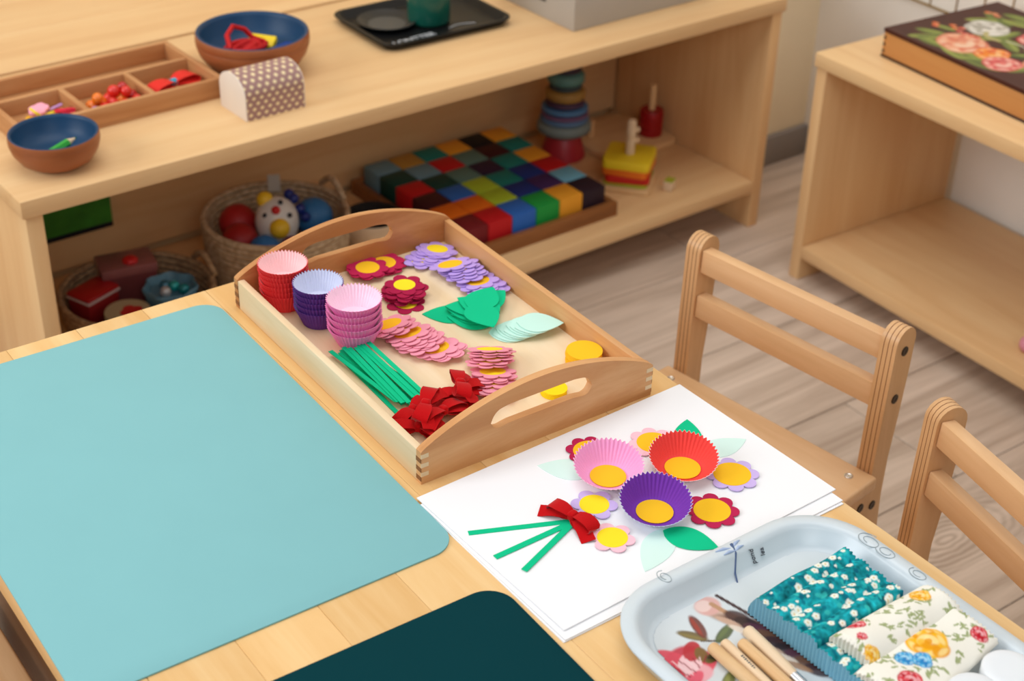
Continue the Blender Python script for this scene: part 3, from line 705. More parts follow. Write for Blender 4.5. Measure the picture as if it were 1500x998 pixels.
ob('fabric_napkin', cv.mesh(teal_pos, vcol('cloth', .9, .5, .1), 60, (.0004, '#7fb6cc')), None, (.7245, .5405, FZ), (0, 0, math.radians(2)), label='teal folded fabric printed with small white flowers', cat='fabric')
# cream floral cloths
def cream_canvas(w_, h_, sd, big):
    g = np.random.default_rng(sd); c = Canvas(w_, h_, .0009, '#f0ede2')
    for _ in range(int(w_ * h_ / 1.1e-4)):
        x, y = g.uniform(0, w_), g.uniform(0, h_)
        for k in range(3): c.leaf(x + g.normal(0, .002), y + g.normal(0, .002), g.uniform(.002, .0035), g.uniform(0, 3), '#a9b184', '#8b9a63')
    for x, y, r, cols in big: c.rose(x, y, r, cols, sd); 
    return c
YR = ('#f2b51f', '#e79a17', '#f8e29a'); RR = ('#d8303c', '#b8142a', '#f3b3b8'); BR = ('#3fa4d8', '#2b7fc0', '#a8d8f0')
def roll_pos(w_, h_, zt, pw, tilt=0, zig=.0008):
    def f(X, Y):
        v = Y / h_; z = zt * np.maximum(np.sin(PI * np.clip(v, 0, 1)), 0) ** pw + .0009 * np.sin(X * 130) * np.sin(PI * v)
        e = np.clip(np.minimum(X, w_ - X) / .003, 0, 1); z = z * (.82 + .18 * e)
        zz = zig * np.sign(np.sin(Y * 2 * PI / .0036)) * ((X < .0012) * 1. - (X > w_ - .0012) * 1.)
        return X + zz - w_ / 2, Y - h_ / 2 + tilt * (X - w_ / 2), z + .0008
    return f
c1 = cream_canvas(.100, .040, 21, [(.006, .006, .006, YR), (.020, .034, .007, RR), (.082, .028, .008, YR), (.01, .02, .004, RR)])
ob('fabric_napkin', c1.mesh(roll_pos(.100, .040, .0125, .45, -.05), vcol('cloth', .9, .5, .1), 60, (.0002, '#e8e4d8')), None, (.7385, .5090, FZ + .0185), (0, 0, math.radians(3)), label='rolled cream floral fabric lying against the teal fabric', cat='fabric')
c2 = cream_canvas(.108, .056, 33, [(.060, .033, .0165, YR), (.034, .036, .0075, BR), (.042, .026, .0075, BR), (.018, .020, .010, RR), (.098, .012, .007, RR)])
ob('fabric_napkin', c2.mesh(roll_pos(.108, .056, .0085, .5, .06), vcol('cloth', .9, .5, .1), 60, (.0002, '#e8e4d8')), None, (.7330, .4745, FZ + .0185), (0, 0, math.radians(6)), label='cream fabric with a large yellow rose beside the white lids', cat='fabric')
# white lidded jars
jarw = flat('white_plastic', '#e6ebf0', .35, spec=.45); jarb = flat('jar_body', '#d5dde2', .25, spec=.5)
for x, y, lab in ((.7655, .428, 'white round jar lid near the right tray wall'), (.7270, .4265, 'white round jar lid at the bottom picture edge')):
    j = thing('paint_jar', (x, y, FZ), 0, label=lab, cat='jar')
    ob('jar_body', lathe([(0, 0), (.0165, 0), (.0175, .001), (.0175, .018), (0, .018)], jarb, 40), j)
    ob('lid', lathe([(0, .018), (.0195, .018), (.0200, .0188), (.0200, .0275), (.0192, .0287), (.0178, .0294), (.012, .0297), (0, .0298)], jarw, 48), j)
# brushes
bw_ = wood('brush_wood', '#d3a772', '#e6c396', axis=0, scale=60); bw2 = wood('brush_wood_pale', '#e0c29d', '#efd8b8', axis=0, scale=60)
steel = flat('ferrule_steel', '#c9ccd2', .25, metal=.9); hair = flat('brush_hair', '#8a5a34', .8); grey = flat('ferrule_grey', '#8f959b', .35, metal=.7)
def brush(x0, y0, x1, y1, r, lab, hl, mat, z=0, word=None):
    a = math.atan2(y1 - y0, x1 - x0)
    t = thing('paint_brush', (x0, y0, FZ + r + z), a, label=lab, cat='brush', group='wooden paint brushes in the floral tray')
    h = ob('handle', tube([(0, 0, 0), (.0008, 0, 0), (.003, 0, 0), (hl * .5, 0, 0), (hl * .85, 0, 0), (hl, 0, 0)], [r * .5, r * .8, r * .96, r, r * .92, r * .75], mat, 14), t)
    if word:
        for k in range(8): ob('printed_mark', box(.0012, .0020 - .0006 * (k % 2), .0002, ink, 0), h, (hl * .22 + k * .0020, 0, r * .94))
    ob('ferrule', tube([(hl - .002, 0, 0), (hl + .006, 0, 0), (hl + .016, 0, 0)], [r * .82, r * .86, r * .8], steel, 14), t)
    ob('bristles', tube([(hl + .015, 0, 0), (hl + .024, 0, 0), (hl + .034, 0, 0)], [r * .75, r * .85, r * .15], hair, 12), t)
brush(.6215, .583, .6205, .53, .0052, 'leftmost thick wooden paint brush handle in the floral tray', .10, bw_)
brush(.6325, .5815, .6290, .535, .0046, 'wooden paint brush with dark print on its handle, second from the left', .10, bw2, 0, True)
brush(.6430, .574, .6410, .528, .0050, 'wooden paint brush in the middle of the row', .085, bw_)
brush(.6560, .5815, .6505, .520, .0052, 'wooden paint brush with its steel ferrule showing, rightmost', .058, bw2)

# ================================================================== things on top of the low shelf
def sthing(name, x, y, z, rz=0, **k): return thing(name, SW(x, y, z), SA + rz, **k)
clay = flat('terracotta_glaze', '#a05c34', .4, spec=.5, var=.10); navy = flat('blue_glaze', '#0f3d62', .45, spec=.35, var=.05)
def bowl(x, y, R, h, label):
    t = sthing('ceramic_bowl', x, y, STOP, 0, label=label, cat='bowl')
    po = [(0, 0), (R * .50, 0), (R * .56, h * .03), (R * .80, h * .22), (R * .95, h * .5), (R * 1.0, h * .72), (R * .99, h * .76), (R * 1.005, h * .79), (R * 1.0, h * .93), (R * .985, h * .985)]
    pi_ = [(R * .985, h * .985), (R * .965, h), (R * .935, h * .985), (R * .91, h * .9), (R * .86, h * .62), (R * .72, h * .40), (R * .5, h * .31), (0, h * .29)]
    ob('outer_wall', lathe(po, clay, 64, 50), t); ob('glazed_inside', lathe(pi_, navy, 64, 60), t)
    return t
bowl(.083, .0785, .0575, .046, 'small terracotta bowl with blue inside holding a green pencil')
bowl(.449, .2175, .083, .062, 'large terracotta bowl with blue inside holding red cord')
# green pencil
gp = sthing('pencil', .083, .072, STOP + .0235, math.radians(16), label='green pencil lying in the small blue bowl', cat='pencil'); gp.rotation_euler[1] = math.radians(-9)
ob('shaft', tube([(-.026, 0, 0), (.018, 0, 0)], .0052, flat('pencil_green', '#2fa53c', .4), 6, smooth=20), gp)
ob('sharpened_tip', tube([(.018, 0, 0), (.025, 0, 0), (.029, 0, 0)], [.005, .0025, .0015], bw2, 10), gp); ob('lead', tube([(.029, 0, 0), (.032, 0, 0)], [.0015, .0004], flat('lead_green', '#1d7a2b', .5), 8), gp)
# contents of the large bowl
redcord = flat('red_cord', '#c4161b', .6, spec=.3); yb = flat('yellow_block', '#f2d21c', .5); bb_ = flat('blue_block', '#1c3f92', .5)
g = np.random.default_rng(8); path = []
for i in range(160):
    t_ = i / 159 * 2 * PI * 6; r1 = .020 + .006 * math.sin(t_ * .37); path.append((r1 * 1.45 * math.cos(t_) + .004 * math.sin(t_ * .7), r1 * .8 * math.sin(t_), .004 + .010 * i / 159 + .004 * math.sin(t_ * 1.3)))
path += [(.028, .010, .018), (.022, .02, .030), (.004, .024, .038), (-.016, .016, .032), (-.026, .0, .018)]
ob('cord_bundle', tube(path, .0040, redcord, 6), None, SW(.432, .215, STOP + .0265), (0, 0, .3), label='bundle of red cord in the large blue bowl', cat='cord')
for x, y, z, a, rx, m, sz, lab in ((.476, .238, .0275, -.9, .45, yb, (.042, .022, .010), 'yellow block leaning beside the red cord in the bowl'), (.410, .180, .0255, .1, .25, yb, (.040, .016, .008), 'yellow block under the red cord at the bowl front'),
                              (.490, .205, .0245, .35, -.20, bb_, (.040, .018, .009), 'blue block in the right side of the large bowl')):
    ob('toy_block', box(*sz, m, .002, 2), None, SW(x, y, STOP + z), (rx, 0, a), label=lab, cat='block')
# sorting tray
st = sthing('sorting_tray', .2125, .2375, STOP, math.radians(1.0), label='wooden sorting tray with four compartments on the low shelf', cat='tray')
w_, d_, h_ = .305, .175, .029
B('base', st, -w_ / 2, w_ / 2, -d_ / 2, d_ / 2, 0, .004, sort_x, .0005)
B('front_wall', st, -w_ / 2, w_ / 2, -d_ / 2, -d_ / 2 + .008, .004, h_, sort_x, .001); B('back_wall', st, -w_ / 2, w_ / 2, d_ / 2 - .008, d_ / 2, .004, h_, sort_x, .001)
B('side_wall', st, -w_ / 2, -w_ / 2 + .008, -d_ / 2 + .008, d_ / 2 - .008, .004, h_, sort_y, .001); B('side_wall', st, w_ / 2 - .008, w_ / 2, -d_ / 2 + .008, d_ / 2 - .008, .004, h_, sort_y, .001)
B('divider', st, -w_ / 2 + .008, w_ / 2 - .008, .010, .018, .004, h_ - .002, sort_x, .001)
for x in (-.050, .048): B('divider', st, x - .004, x + .004, -d_ / 2 + .008, .010, .004, h_ - .002, sort_y, .001)
def stl(x, y, z): return SW(.2125 + x, .2375 + y, STOP + z)
bead_cols = [('orange', '#f07a1c'), ('red', '#dd2a20'), ('deep red', '#b8121a'), ('lilac', '#a98ad0')]
for i, (x, y, z, c, r) in enumerate(((-.030, -.058, .011, 3, .007), (-.028, -.040, .012, 0, .008), (-.012, -.034, .012, 0, .008), (-.014, -.052, .011, 1, .007), (0, -.046, .012, 1, .008), (.004, -.028, .012, 1, .008), (.016, -.040, .012, 0, .008), (.016, -.056, .011, 1, .007),
                                     (.020, -.022, .012, 2, .008), (.034, -.034, .012, 2, .008), (.034, -.052, .012, 1, .007), (.0, -.060, .011, 1, .007), (-.020, -.045, .024, 0, .007), (.008, -.036, .025, 1, .008), (.024, -.030, .025, 2, .007), (.022, -.046, .025, 1, .007))):
    nm, cc = bead_cols[c]
    ob('round_bead', sphere(r * 1.12, flat('bead_' + nm, cc, .2, spec=.6), 16, 10), None, stl(x, y, z + .0005), label=f'{nm} bead in the middle compartment' + (', lying on the others' if z > .02 else ' on its floor'), cat='bead', group='beads in the middle compartment')
for i, (x, y, c, nm) in enumerate(((-.130, -.055, '#f09a20', 'orange'), (-.118, -.062, '#f2b428', 'amber'), (-.108, -.050, '#f4d43a', 'yellow'), (-.092, -.058, '#f3c9dc', 'pale pink'), (-.084, -.044, '#f1d63c', 'lemon'), (-.072, -.056, '#d8253f', 'crimson'), (-.066, -.040, '#e33a55', 'rosy red'), (-.078, -.030, '#c9a0dc', 'violet'), (-.100, -.034, '#f6a7bd', 'rose'))):
    pts = flower_pts(5, .0145, .0075)
    o = ob('felt_flower', prism(pts, .0035, flat('felt_' + c, c, .9), .0006), None, stl(x * 1.0, y, .010 + .006 * (i % 3)), (RNG.normal(0, .35), RNG.normal(0, .35), RNG.uniform(0, 6)), label=f'{nm} small felt flower in the left compartment', cat='felt flower', group='felt flowers in the sorting tray')
rb = flat('red_ribbon', '#e02a22', .6, spec=.3)
rbow = thing('hair_bow', stl(.098, -.036, .012), SA + .25, label='red ribbon bow with a blue middle in the right compartment', cat='ribbon bow')
for n, me in bow_parts(rb, .040, .026, .016, .040):
    if n != 'knot': ob(n, me, rbow)
ob('knot', tube([(-.004, 0, .006), (.004, 0, .006)], .0055, flat('cyan_band', '#2aa5c4', .5), 12), rbow)
# little chest
pc = Canvas(.092, .185, .0011, '#a37f7b')
for i in range(-2, 14):
    for j in range(-2, 26):
        x = (i + .5 * (j % 2)) * .0122; y = j * .0098
        pc.ell(x, y, .0030, .0021, 0, '#f0dcae', 1, .5); pc.ell(x, y, .0021, .0032, 0, '#f0dcae', 1, .5)
cd_, chh = .072, .034
L1 = chh; L2 = PI * .5 * (cd_ / 2 + .014); tot = 2 * L1 + L2
def chest_pos(X, Y):
    s_ = Y / .185 * tot
    ang = np.clip((s_ - L1) / L2, 0, 1) * PI
    y = np.where(s_ < L1, -cd_ / 2, np.where(s_ > L1 + L2, cd_ / 2, -cd_ / 2 * np.cos(ang)))
    z = np.where(s_ < L1, s_, np.where(s_ > L1 + L2, tot - s_, L1 + .026 * np.sin(ang)))
    return X - .046, y, z
ch_ = sthing('trinket_chest', .394, .094, STOP, math.radians(1), label='small round-topped chest with mauve dotted pattern', cat='box')
ob('patterned_cover', pc.mesh(chest_pos, vcol('print_matt', .75, 0, .2), 50), ch_)
endp = [(-cd_ / 2, 0), (cd_ / 2, 0), (cd_ / 2, chh)] + [(cd_ / 2 * math.cos(PI * i / 20), chh + .026 * math.sin(PI * i / 20)) for i in range(1, 20)] + [(-cd_ / 2, chh)]
ep_ = prism([(x * 1.0, y) for x, y in endp], .0025, flat('chest_white', '#e9ddd0', .7, var=.03), .0004)
for s in (-1, 1): ob('end_panel', ep_, ch_, (s * .046 - .00125, 0, 0), (PI / 2, 0, PI / 2))
# black tray, plate and mug
blk = flat('black_enamel', '#101113', .4, spec=.25)
bt = sthing('metal_tray', .767, .243, STOP, math.radians(-1.5), label='black metal tray with white lettering under the green mug', cat='tray')
prof = [(.012, 0), (.010, .0008), (.003, .009), (0, .0115), (.0005, .0128), (.004, .0132), (.008, .0118), (.014, .0035), (.018, .0022)]
ob('tray_body', loops([(rrect(.242, .180, .026, 8, o), z) for o, z in prof], blk, 60), bt)
wht = flat('lettering_white', '#c9cdd2', .5); tealp = flat('lettering_teal', '#2f7f80', .5)
ob('lettering', text_mesh('LONTTER', .018, wht, .0002), bt, (-.052, -.058, .0025), (0, 0, .06))
ob('printed_line', box(.05, .0014, .0002, tealp, 0), bt, (-.03, -.0685, .0023)); ob('printed_line', tube([(.02 + .012 * k, -.048 + .006 * math.sin(k * .9), .0024) for k in range(5)], .0006, wht, 5), bt)
pl = sthing('dark_plate', .712, .262, STOP + .0024, 0, label='round dark grey plate on the black tray', cat='plate')
ob('rim', lathe([(.030, .0), (.032, 0), (.046, .007), (.0475, .0085), (.046, .0092), (.031, .0022), (.030, .0022)], flat('plate_black', '#232323', .45), 48), pl); ob('well', lathe([(0, 0), (.030, 0), (.0305, .0022), (0, .0020)], flat('plate_grey', '#4a4946', .5), 40), pl)
mg = sthing('green_mug', .776, .238, STOP + .0024, math.radians(40), label='dark green mug standing on the black tray', cat='mug')
gm = flat('mug_green', '#0f5446', .25, spec=.55)
ob('body', lathe([(0, 0), (.031, 0), (.0335, .002), (.0345, .006), (.0345, .078), (.0335, .0795), (.032, .078), (.0315, .006), (0, .004)], gm, 48), mg)
ob('handle', tube([(.0335 + .026 * math.sin(PI * i / 12), 0, .016 + .048 * i / 12) for i in range(13)], .0045, gm, 10), mg)
# grey box
gb = sthing('grey_box', 1.095, .175, STOP, math.radians(0), label='grey cardboard box at the top edge of the picture', cat='box')
gc = flat('grey_card', '#b3aca2', .8, var=.03)
B('body', gb, -.152, .152, -.100, .100, 0, .11, gc, .0015); B('lid', gb, -.155, .155, -.103, .103, .085, .125, gc, .0015)
ob('grip_slot', box(.001, .030, .010, flat('slot_dark', '#4a463f', .9), .0004, 1), gb, (-.1524, -.012, .028))

# ================================================================== things on the lower board
# cube tray with 36 cubes
ct = sthing('cube_tray', .868, .208, SLOW, 0, label='brown wooden tray holding thirty-six coloured cubes', cat='tray')
q = .1655
B('base', ct, -q, q, -q, q, 0, .006, walnut_x, .0005)
for y in (-q, q - .012): B('wall', ct, -q, q, y, y + .012, .006, .026, walnut_x, .0015)
for x in (-q, q - .012): B('wall', ct, x, x + .012, -q + .012, q - .012, .006, .026, walnut_x, .0015)
CN = dict(maroon='#7a1d22', red='#c5191f', blue='#2f6cc4', green='#1f9c41', amber='#eda32e', plum='#2c1c28', orange='#ee7418', lime='#b0cb34', navy='#1d3480', purple='#43295f', sky='#78bcd8', teal='#188078', pine='#12443c', sage='#5f8278', tan='#b58a3c', aubergine='#33203c', slate='#6d93a3', black='#16161c', wine='#43181e')
rows = ['maroon red blue green amber plum', 'orange orange lime navy purple sky', 'wine blue lime teal navy red', 'red pine sage aubergine teal amber', 'pine slate red sage wine teal', 'slate tan teal amber black amber']
on = ['first', 'second', 'third', 'fourth', 'fifth', 'sixth']
cs = .0495
for j, rw in enumerate(rows):
    for i, nm in enumerate(rw.split()):
        ob('toy_cube', box(cs - .0008, cs - .0008, cs - .0008, flat('cube_' + nm, CN[nm], .55, spec=.3, var=.04), .0018, 2), None, SW(.868 + (i - 2.5) * cs * 1.008, .208 + (j - 2.5) * cs * 1.008, SLOW + .0063), (0, 0, SA),
           label=f'{nm} wooden cube, {on[j]} row from the front, {on[i]} from the left', cat='cube', group='coloured cubes in the brown tray')
# peg board with red cylinder
pb = sthing('peg_board', 1.238, .270, SLOW, math.radians(1), label='flat wooden peg board with a red ring stack at the shelf end', cat='peg board')
ob('board', prism(rrect(.168, .145, .02, 6), .013, maple_x, .002), pb); ob('red_rings', lathe([(0, .0132), (.022, .0132), (.0225, .015), (.0225, .028), (.0215, .0290), (.0225, .030), (.0225, .044), (.0215, .045), (.0225, .046), (.0225, .061), (.021, .063), (.006, .063), (0, .062)], flat('ring_red', '#a01016', .4), 32), pb, (.050, -.026, 0))
ob('dowel', tube([(.050, -.026, .013), (.050, -.026, .112)], .0065, maple_z, 12), pb)
ob('dowel', tube([(-.05, .03, .013), (-.05, .03, .045)], .0065, maple_z, 12), pb)
# stacking tower
sk = sthing('stacking_tower', 1.108, .285, SLOW, 0, label='tall ring stacking tower on a red cone base', cat='stacking toy')
ob('cone_base', lathe([(0, 0), (.040, 0), (.042, .004), (.040, .012), (.030, .046), (.027, .050), (0, .050)], flat('tower_red', '#b02a34', .4), 36), sk)
z = .0505
for r, h, c in ((.050, .022, '#7d8c8a'), (.045, .010, '#5d7fa5'), (.044, .009, '#7c5d80'), (.043, .010, '#4f7fae'), (.036, .012, '#4b3550'), (.037, .020, '#a98545'), (.030, .010, '#3e4c52'), (.034, .022, '#5f9290'), (.028, .010, '#463a48'), (.029, .022, '#86607e')):
    ob('ring', lathe([(0, z), (r * .85, z), (r, z + h * .25), (r, z + h * .75), (r * .85, z + h), (0, z + h)], flat('tower_' + c, c, .5), 32, 70), sk); z += h + .0002
# shape stacker
gs = sthing('shape_stacker', 1.132, .128, SLOW, math.radians(38), label='shape stacker with yellow, orange and red squares on a peg', cat='stacking toy')
ob('base', prism(rrect(.094, .094, .010, 5), .010, maple_x, .002), gs); ob('lime_layer', prism(rrect(.080, .080, .010, 5), .006, flat('lime_paint', '#a8b030', .5), .001), gs, (0, 0, .0102))
zz = .0164
for nm, c, sz, a, hh in (('red_square', '#c8231c', .080, .10, .013), ('orange_square', '#ee781e', .082, -.06, .013), ('yellow_square', '#f0d228', .085, .0, .016)):
    ob(nm, prism(rrect(sz, sz, .010, 5), hh, flat('sq_' + c, c, .5), .0012), gs, (0, 0, zz), (0, 0, a)); zz += hh + .0002
ob('peg', tube([(0, 0, zz - .002), (0, 0, .118), (0, 0, .122), (0, 0, .1245)], [.0085, .0085, .007, .003], bw2, 16), gs)
for z in (.082, .102): ob('peg_knob', sphere(.0055, bw2, 12, 8), gs, (.008, -.009, z))
sb_ = sthing('wooden_block', 1.176, .066, SLOW, math.radians(25), label='tiny wooden block with a lime top beside the shape stacker', cat='block')
ob('body', box(.022, .018, .018, bw2, .0015), sb_); ob('lime_top', box(.020, .016, .0015, MATS['lime_paint'], .0004, 1), sb_, (0, 0, .018))
# rope baskets
def rope_mat(name, a, b):
    m, N, L, bs = newmat(name); tc = N.new('ShaderNodeTexCoord'); n = N.new('ShaderNodeTexNoise'); n.inputs['Scale'].default_value = 120; L.new(tc.outputs['Object'], n.inputs['Vector'])
    r = N.new('ShaderNodeValToRGB'); r.color_ramp.elements[0].color = lin4(a); r.color_ramp.elements[1].color = lin4(b); r.color_ramp.elements[0].position = .35; r.color_ramp.elements[1].position = .65
    L.new(n.outputs['Fac'], r.inputs[0]); L.new(r.outputs[0], bs.inputs['Base Color']); bs.inputs['Roughness'].default_value = .95
    bp = N.new('ShaderNodeBump'); bp.inputs['Strength'].default_value = .6; bp.inputs['Distance'].default_value = .001; L.new(n.outputs['Fac'], bp.inputs['Height']); L.new(bp.outputs[0], bs.inputs['Normal']); return m
rope1 = rope_mat('rope_tan', '#a98d6c', '#cbb292'); rope2 = rope_mat('rope_brown', '#8d6f50', '#b39470')
def basket(x, y, R, h, mat, label, coil=.0095):
    t = sthing('rope_basket', x, y, SLOW, 0, label=label, cat='basket')
    n = int(h / coil); ring = [(math.cos(2 * PI * i / 40), math.sin(2 * PI * i / 40)) for i in range(40)]
    ob('base', lathe([(0, 0), (R * .90, 0), (R * .93, .003), (R * .9, .006), (0, .006)], mat, 40), t)
    for k in range(n):
        rr = R * (.92 + .08 * math.sin(PI * .5 * k / n)); me = tube([(rr * a, rr * b, coil * (k + .5)) for a, b in ring], coil * .53, mat, 8, closed=True); ob('rope_coil', me, t)
    return t
bk1 = basket(.462, .207, .112, .108, rope1, 'tan rope basket holding a toy bird and balls')
ob('handle_loop', tube([(.112 * math.cos(.1), .112 * math.sin(.1) - .035 + .07 * i / 12, .104 + .022 * math.sin(PI * i / 12)) for i in range(13)], .005, rope1, 8), bk1)
ob('paper_tag', box(.020, .0015, .030, flat('tag_white', '#cfc8bc', .8), .0003, 1), bk1, (.05, .0925, .088), (0, 0, -.5))
bk2 = basket(.215, .192, .112, .062, rope2, 'low brown rope basket holding red boxes and a blue bag')
ob('handle_loop', tube([(.112, -.035 + .07 * i / 12, .058 + .020 * math.sin(PI * i / 12)) for i in range(13)], .005, rope2, 8), bk2)
# toy bird
bd_ = sthing('toy_bird', .452, .185, SLOW + .100, math.radians(0), label='white round toy bird with yellow beak in the rope basket', cat='toy'); bd_.rotation_euler = Euler((math.radians(-26), 0, SA + math.radians(-33)))
wt = flat('toy_white', '#dcdad6', .35, spec=.5); ye = flat('toy_yellow', '#e9bf2a', .4); bl = flat('toy_black', '#1d1f28', .3); rd = flat('toy_red', '#c21f22', .4)
ob('body', sphere(.034, wt, 28, 18, (1, 1, 1.16)), bd_); ob('beak', sphere(.0160, ye, 20, 12), bd_, (.006, -.029, -.010)); ob('nose', sphere(.007, rd, 14, 10), bd_, (.001, -.031, .018)); ob('crest', sphere(.013, ye, 16, 10, (1, .8, 1)), bd_, (-.017, -.008, .034))
for x in (-.016, .022): ob('eye', sphere(.004, bl, 12, 8), bd_, (x, -.0275, .010))
ob('eye', sphere(.004, bl, 12, 8), bd_, (.008, -.024, .030))
for x, y, z, r, c, lab in ((.389, .190, .082, .029, '#9c1a1c', 'dark red ball with a hole at the basket left'), (.411, .236, .088, .030, '#a81f22', 'red ball behind the dark red one in the rope basket'), (.408, .148, .078, .025, '#2d6fae', 'blue ball at the basket front'),
                           (.518, .187, .088, .031, '#2f6ea6', 'blue ball at the basket right'), (.452, .140, .072, .020, '#8e1848', 'small magenta ball under the toy bird')):
    ob('toy_ball', sphere(r, flat('ball_' + c, c, .5, var=.06), 24, 14), None, SW(x, y, SLOW + z), label=lab, cat='ball')
cbn = sthing('bead_string', .486, .190, SLOW + .128, 0, label='string of small dark blue beads beside the toy bird', cat='beads')
for dx, dy, dz in ((0, 0, 0), (.004, -.012, -.014), (.008, -.020, -.026), (-.002, .010, .004)): ob('bead', sphere(.0085, flat('bead_navy', '#1b2d78', .3), 14, 10), cbn, (dx, dy, dz))
# things in the low basket
rbx = sthing('red_box', .156, .215, SLOW + .047, math.radians(20), label='red lidded box in the low basket', cat='box')
B('body', rbx, -.030, .030, -.022, .022, -.03, .008, flat('box_red', '#8e1a1c', .4), .003); B('rim', rbx, -.032, .032, -.024, .024, .008, .011, flat('box_rim', '#c9b3b0', .4), .001); B('lid', rbx, -.031, .031, -.023, .023, .011, .018, flat('box_lid_red', '#a5181c', .35), .003)
gx = sthing('gift_box', .222, .240, SLOW + .036, math.radians(-12), label='clear pinkish gift box with red filling in the low basket', cat='box')
B('body', gx, -.040, .040, -.026, .026, -.028, .042, flat('gift_pink', '#7d3f40', .3, var=.35), .002); B('lid', gx, -.042, .042, -.028, .028, .030, .045, flat('gift_lid', '#8c5553', .3, var=.3), .002); ob('rosette', sphere(.012, rd, 12, 8, (1, 1, .6)), gx, (.005, -.010, .047))
bgm = flat('bag_blue', '#5f8ca3', .45, var=.1)
bgo = sthing('blue_bag', .254, .160, SLOW + .020, 0, label='pale blue drawstring bag with shiny beads in the low basket', cat='bag')
ob('pouch', lathe([(0, 0), (.030, .002), (.038, .016), (.036, .030), (.040, .042), (.038, .044), (.033, .032), (.0, .030)], bgm, 40, 60, None, 0, lambda r, z, a, j: r * (1 + (.06 * math.sin(7 * a) if j > 2 else 0))), bgo)
for k, (x, y, c) in enumerate(((.008, .004, '#1fb3b5'), (-.010, -.004, '#c9ccd2'), (.016, -.012, '#1a8f9a'), (-.002, .014, '#2b6f8c'))): ob('shiny_bead', sphere(.0085, flat('shiny_' + c, c, .12, spec=.8, metal=.3), 14, 10), bgo, (x, y, .037))
rdl = sthing('round_tin', .178, .146, SLOW + .030, 0, label='cream round tin with a red motif in the low basket', cat='tin')
ob('body', lathe([(0, 0), (.033, 0), (.034, .002), (.034, .020), (.033, .022), (0, .022)], flat('tin_cream', '#b5a685', .4), 40), rdl); ob('motif', prism(flower_pts(4, .017, .009), .0005, rd), rdl, (.004, -.004, .022))
# pale wooden bowl with dark inside
wb_ = sthing('wooden_bowl', .640, .205, SLOW, 0, label='pale wooden bowl with a dark inside between basket and cube tray', cat='bowl')
ob('outer_wall', lathe([(0, 0), (.040, 0), (.050, .008), (.052, .044), (.049, .048)], bw2, 40, 60), wb_); ob('dark_inside', lathe([(.049, .048), (.045, .046), (.043, .012), (0, .010)], flat('bowl_dark', '#26211f', .6), 40, 60), wb_)
# green board on the back panel
gbd = sthing('green_picture', .17, SD - .0185, .160, 0, label='dark green picture board fixed to the shelf back panel', cat='picture')
ob('panel', box(.19, .005, .13, flat('leaf_green', '#3d8a2a', .6, var=.45), .0005, 1), gbd, (0, 0, .008)); ob('lower_edge', box(.19, .006, .008, bl, .0005, 1), gbd, (0, 0, 0))

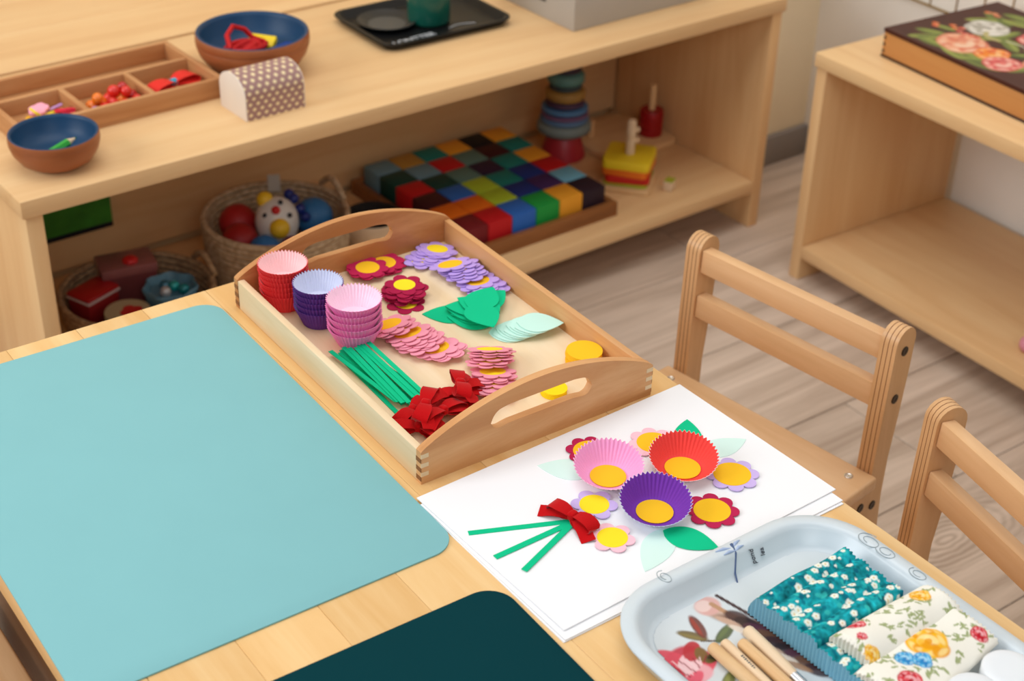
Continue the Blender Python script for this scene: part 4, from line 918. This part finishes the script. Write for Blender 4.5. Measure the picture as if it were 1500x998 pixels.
# ================================================================== lacquer box on the cabinet
lb = thing('lacquer_box', CW(.072, .205, CTOP), CA + math.radians(-2.6), label='flat wooden box with painted flowers on a dark brown lid', cat='box')
amberw = wood('box_amber', '#c08149', '#d2975a', '#ca8c50', axis=0, scale=20, rough=.35); dkb = flat('dark_brown_lacquer', '#3a1f1a', .35, spec=.5)
LX, LY = .34, .255
B('base_rim', lb, 0, LX, -LY / 2, LY / 2, 0, .004, dkb, .0006); B('body', lb, .001, LX - .001, -LY / 2 + .001, LY / 2 - .001, .004, .041, amberw, .0006)
for k in range(3): ob('dovetail', box(.0045, .0008, .005, dkb, 0), lb, (.004, -LY / 2 + .001, .008 + k * .011))
lc = Canvas(LX, LY, .0014, '#4a261d'); lc.noise(.08, .02)
G1, G2, G3 = '#6f7a3a', '#98a04c', '#4c5a2c'
for x, y, l, a, c1, c2 in ((.055, .055, .026, .4, G1, G2), (.075, .070, .022, 1.2, G3, G1), (.045, .085, .018, .2, G1, G2), (.140, .040, .030, .3, G2, G1), (.165, .028, .024, .8, G1, G2), (.06, .19, .030, -.3, G1, G3), (.095, .205, .026, .4, G2, G1), (.12, .15, .022, 1.6, G1, G2), (.20, .11, .028, .9, G3, G2), (.23, .06, .024, 1.4, G1, G2), (.19, .20, .03, .2, G1, G2), (.27, .16, .03, .7, G2, G3), (.30, .08, .026, 0, G1, G2), (.10, .10, .02, .5, G2, G1), (.06, .03, .022, .9, G2, G3), (.085, .022, .026, .1, G1, G2), (.13, .018, .024, -.2, G2, G1), (.19, .02, .026, .2, G1, G3), (.05, .165, .022, 1.0, G2, G1), (.13, .125, .026, .2, G2, G1), (.15, .12, .026, -.5, G1, G2), (.21, .14, .03, .5, G2, G1), (.08, .225, .028, .2, G1, G2), (.20, .235, .03, .1, G2, G1)): lc.leaf(x, y, l * 1.2, a, c1, c2)
RO = ('#d9785a', '#e8a07c', '#f3cdae'); OR = ('#e0602c', '#f08c2c', '#f6c084'); PK = ('#cf4a48', '#e57a70', '#f3c3b0'); WH = ('#cfc9bd', '#a79f8f', '#ece6da')
lc.rose(.108, .060, .040, RO, 1, 13); lc.rose(.165, .066, .028, OR, 2); lc.rose(.200, .050, .030, PK, 3); lc.rose(.082, .145, .034, WH, 4, 13); lc.rose(.165, .180, .038, PK, 5); lc.rose(.250, .100, .040, RO, 6, 13); lc.rose(.245, .195, .036, OR, 7); lc.rose(.305, .150, .034, PK, 8); lc.rose(.12, .225, .02, OR, 9)
for x, y, c in ((.024, .088, '#d9602c'), (.032, .080, '#e0512c'), (.045, .105, '#de6a30'), (.056, .098, '#e07a38'), (.062, .108, '#d85a4a'), (.070, .094, '#d9504a'), (.082, .095, '#cf4a48'), (.092, .098, '#d95a50'), (.102, .100, '#c9403c'), (.03, .20, '#d9683c'), (.04, .205, '#e08a5c'), (.05, .20, '#c8583c'), (.12, .21, '#d9683c'), (.13, .20, '#cf4a38'), (.14, .215, '#e0784c')): lc.ell(x, y, .006, .005, .3, c, .95, .4); lc.ell(x + .001, y + .0015, .0025, .002, .3, '#f2b890', .7, .6)
lc.line([(.115 + .022 * math.cos(a), .135 + .020 * math.sin(a)) for a in [3.4 + .15 * k for k in range(14)]], .004, '#b7ab72', .9); lc.line([(.137, .127), (.16, .133), (.19, .128), (.22, .135)], .002, '#c9bfa8', .8)
ob('painted_lid', lc.mesh(lambda X, Y: (X, Y - LY / 2, X * 0 + .0475), vcol('lacquer_print', .45, 0, .25), 60, (.0412, '#4a261d')), lb)
ob('pink_toy', sphere(.014, flat('toy_pink', '#d98fa0', .4), 16, 10), None, CW(0.4601, 0.0624, CLOW + .0139), label='small pink ball on the lower board of the open cabinet', cat='ball')
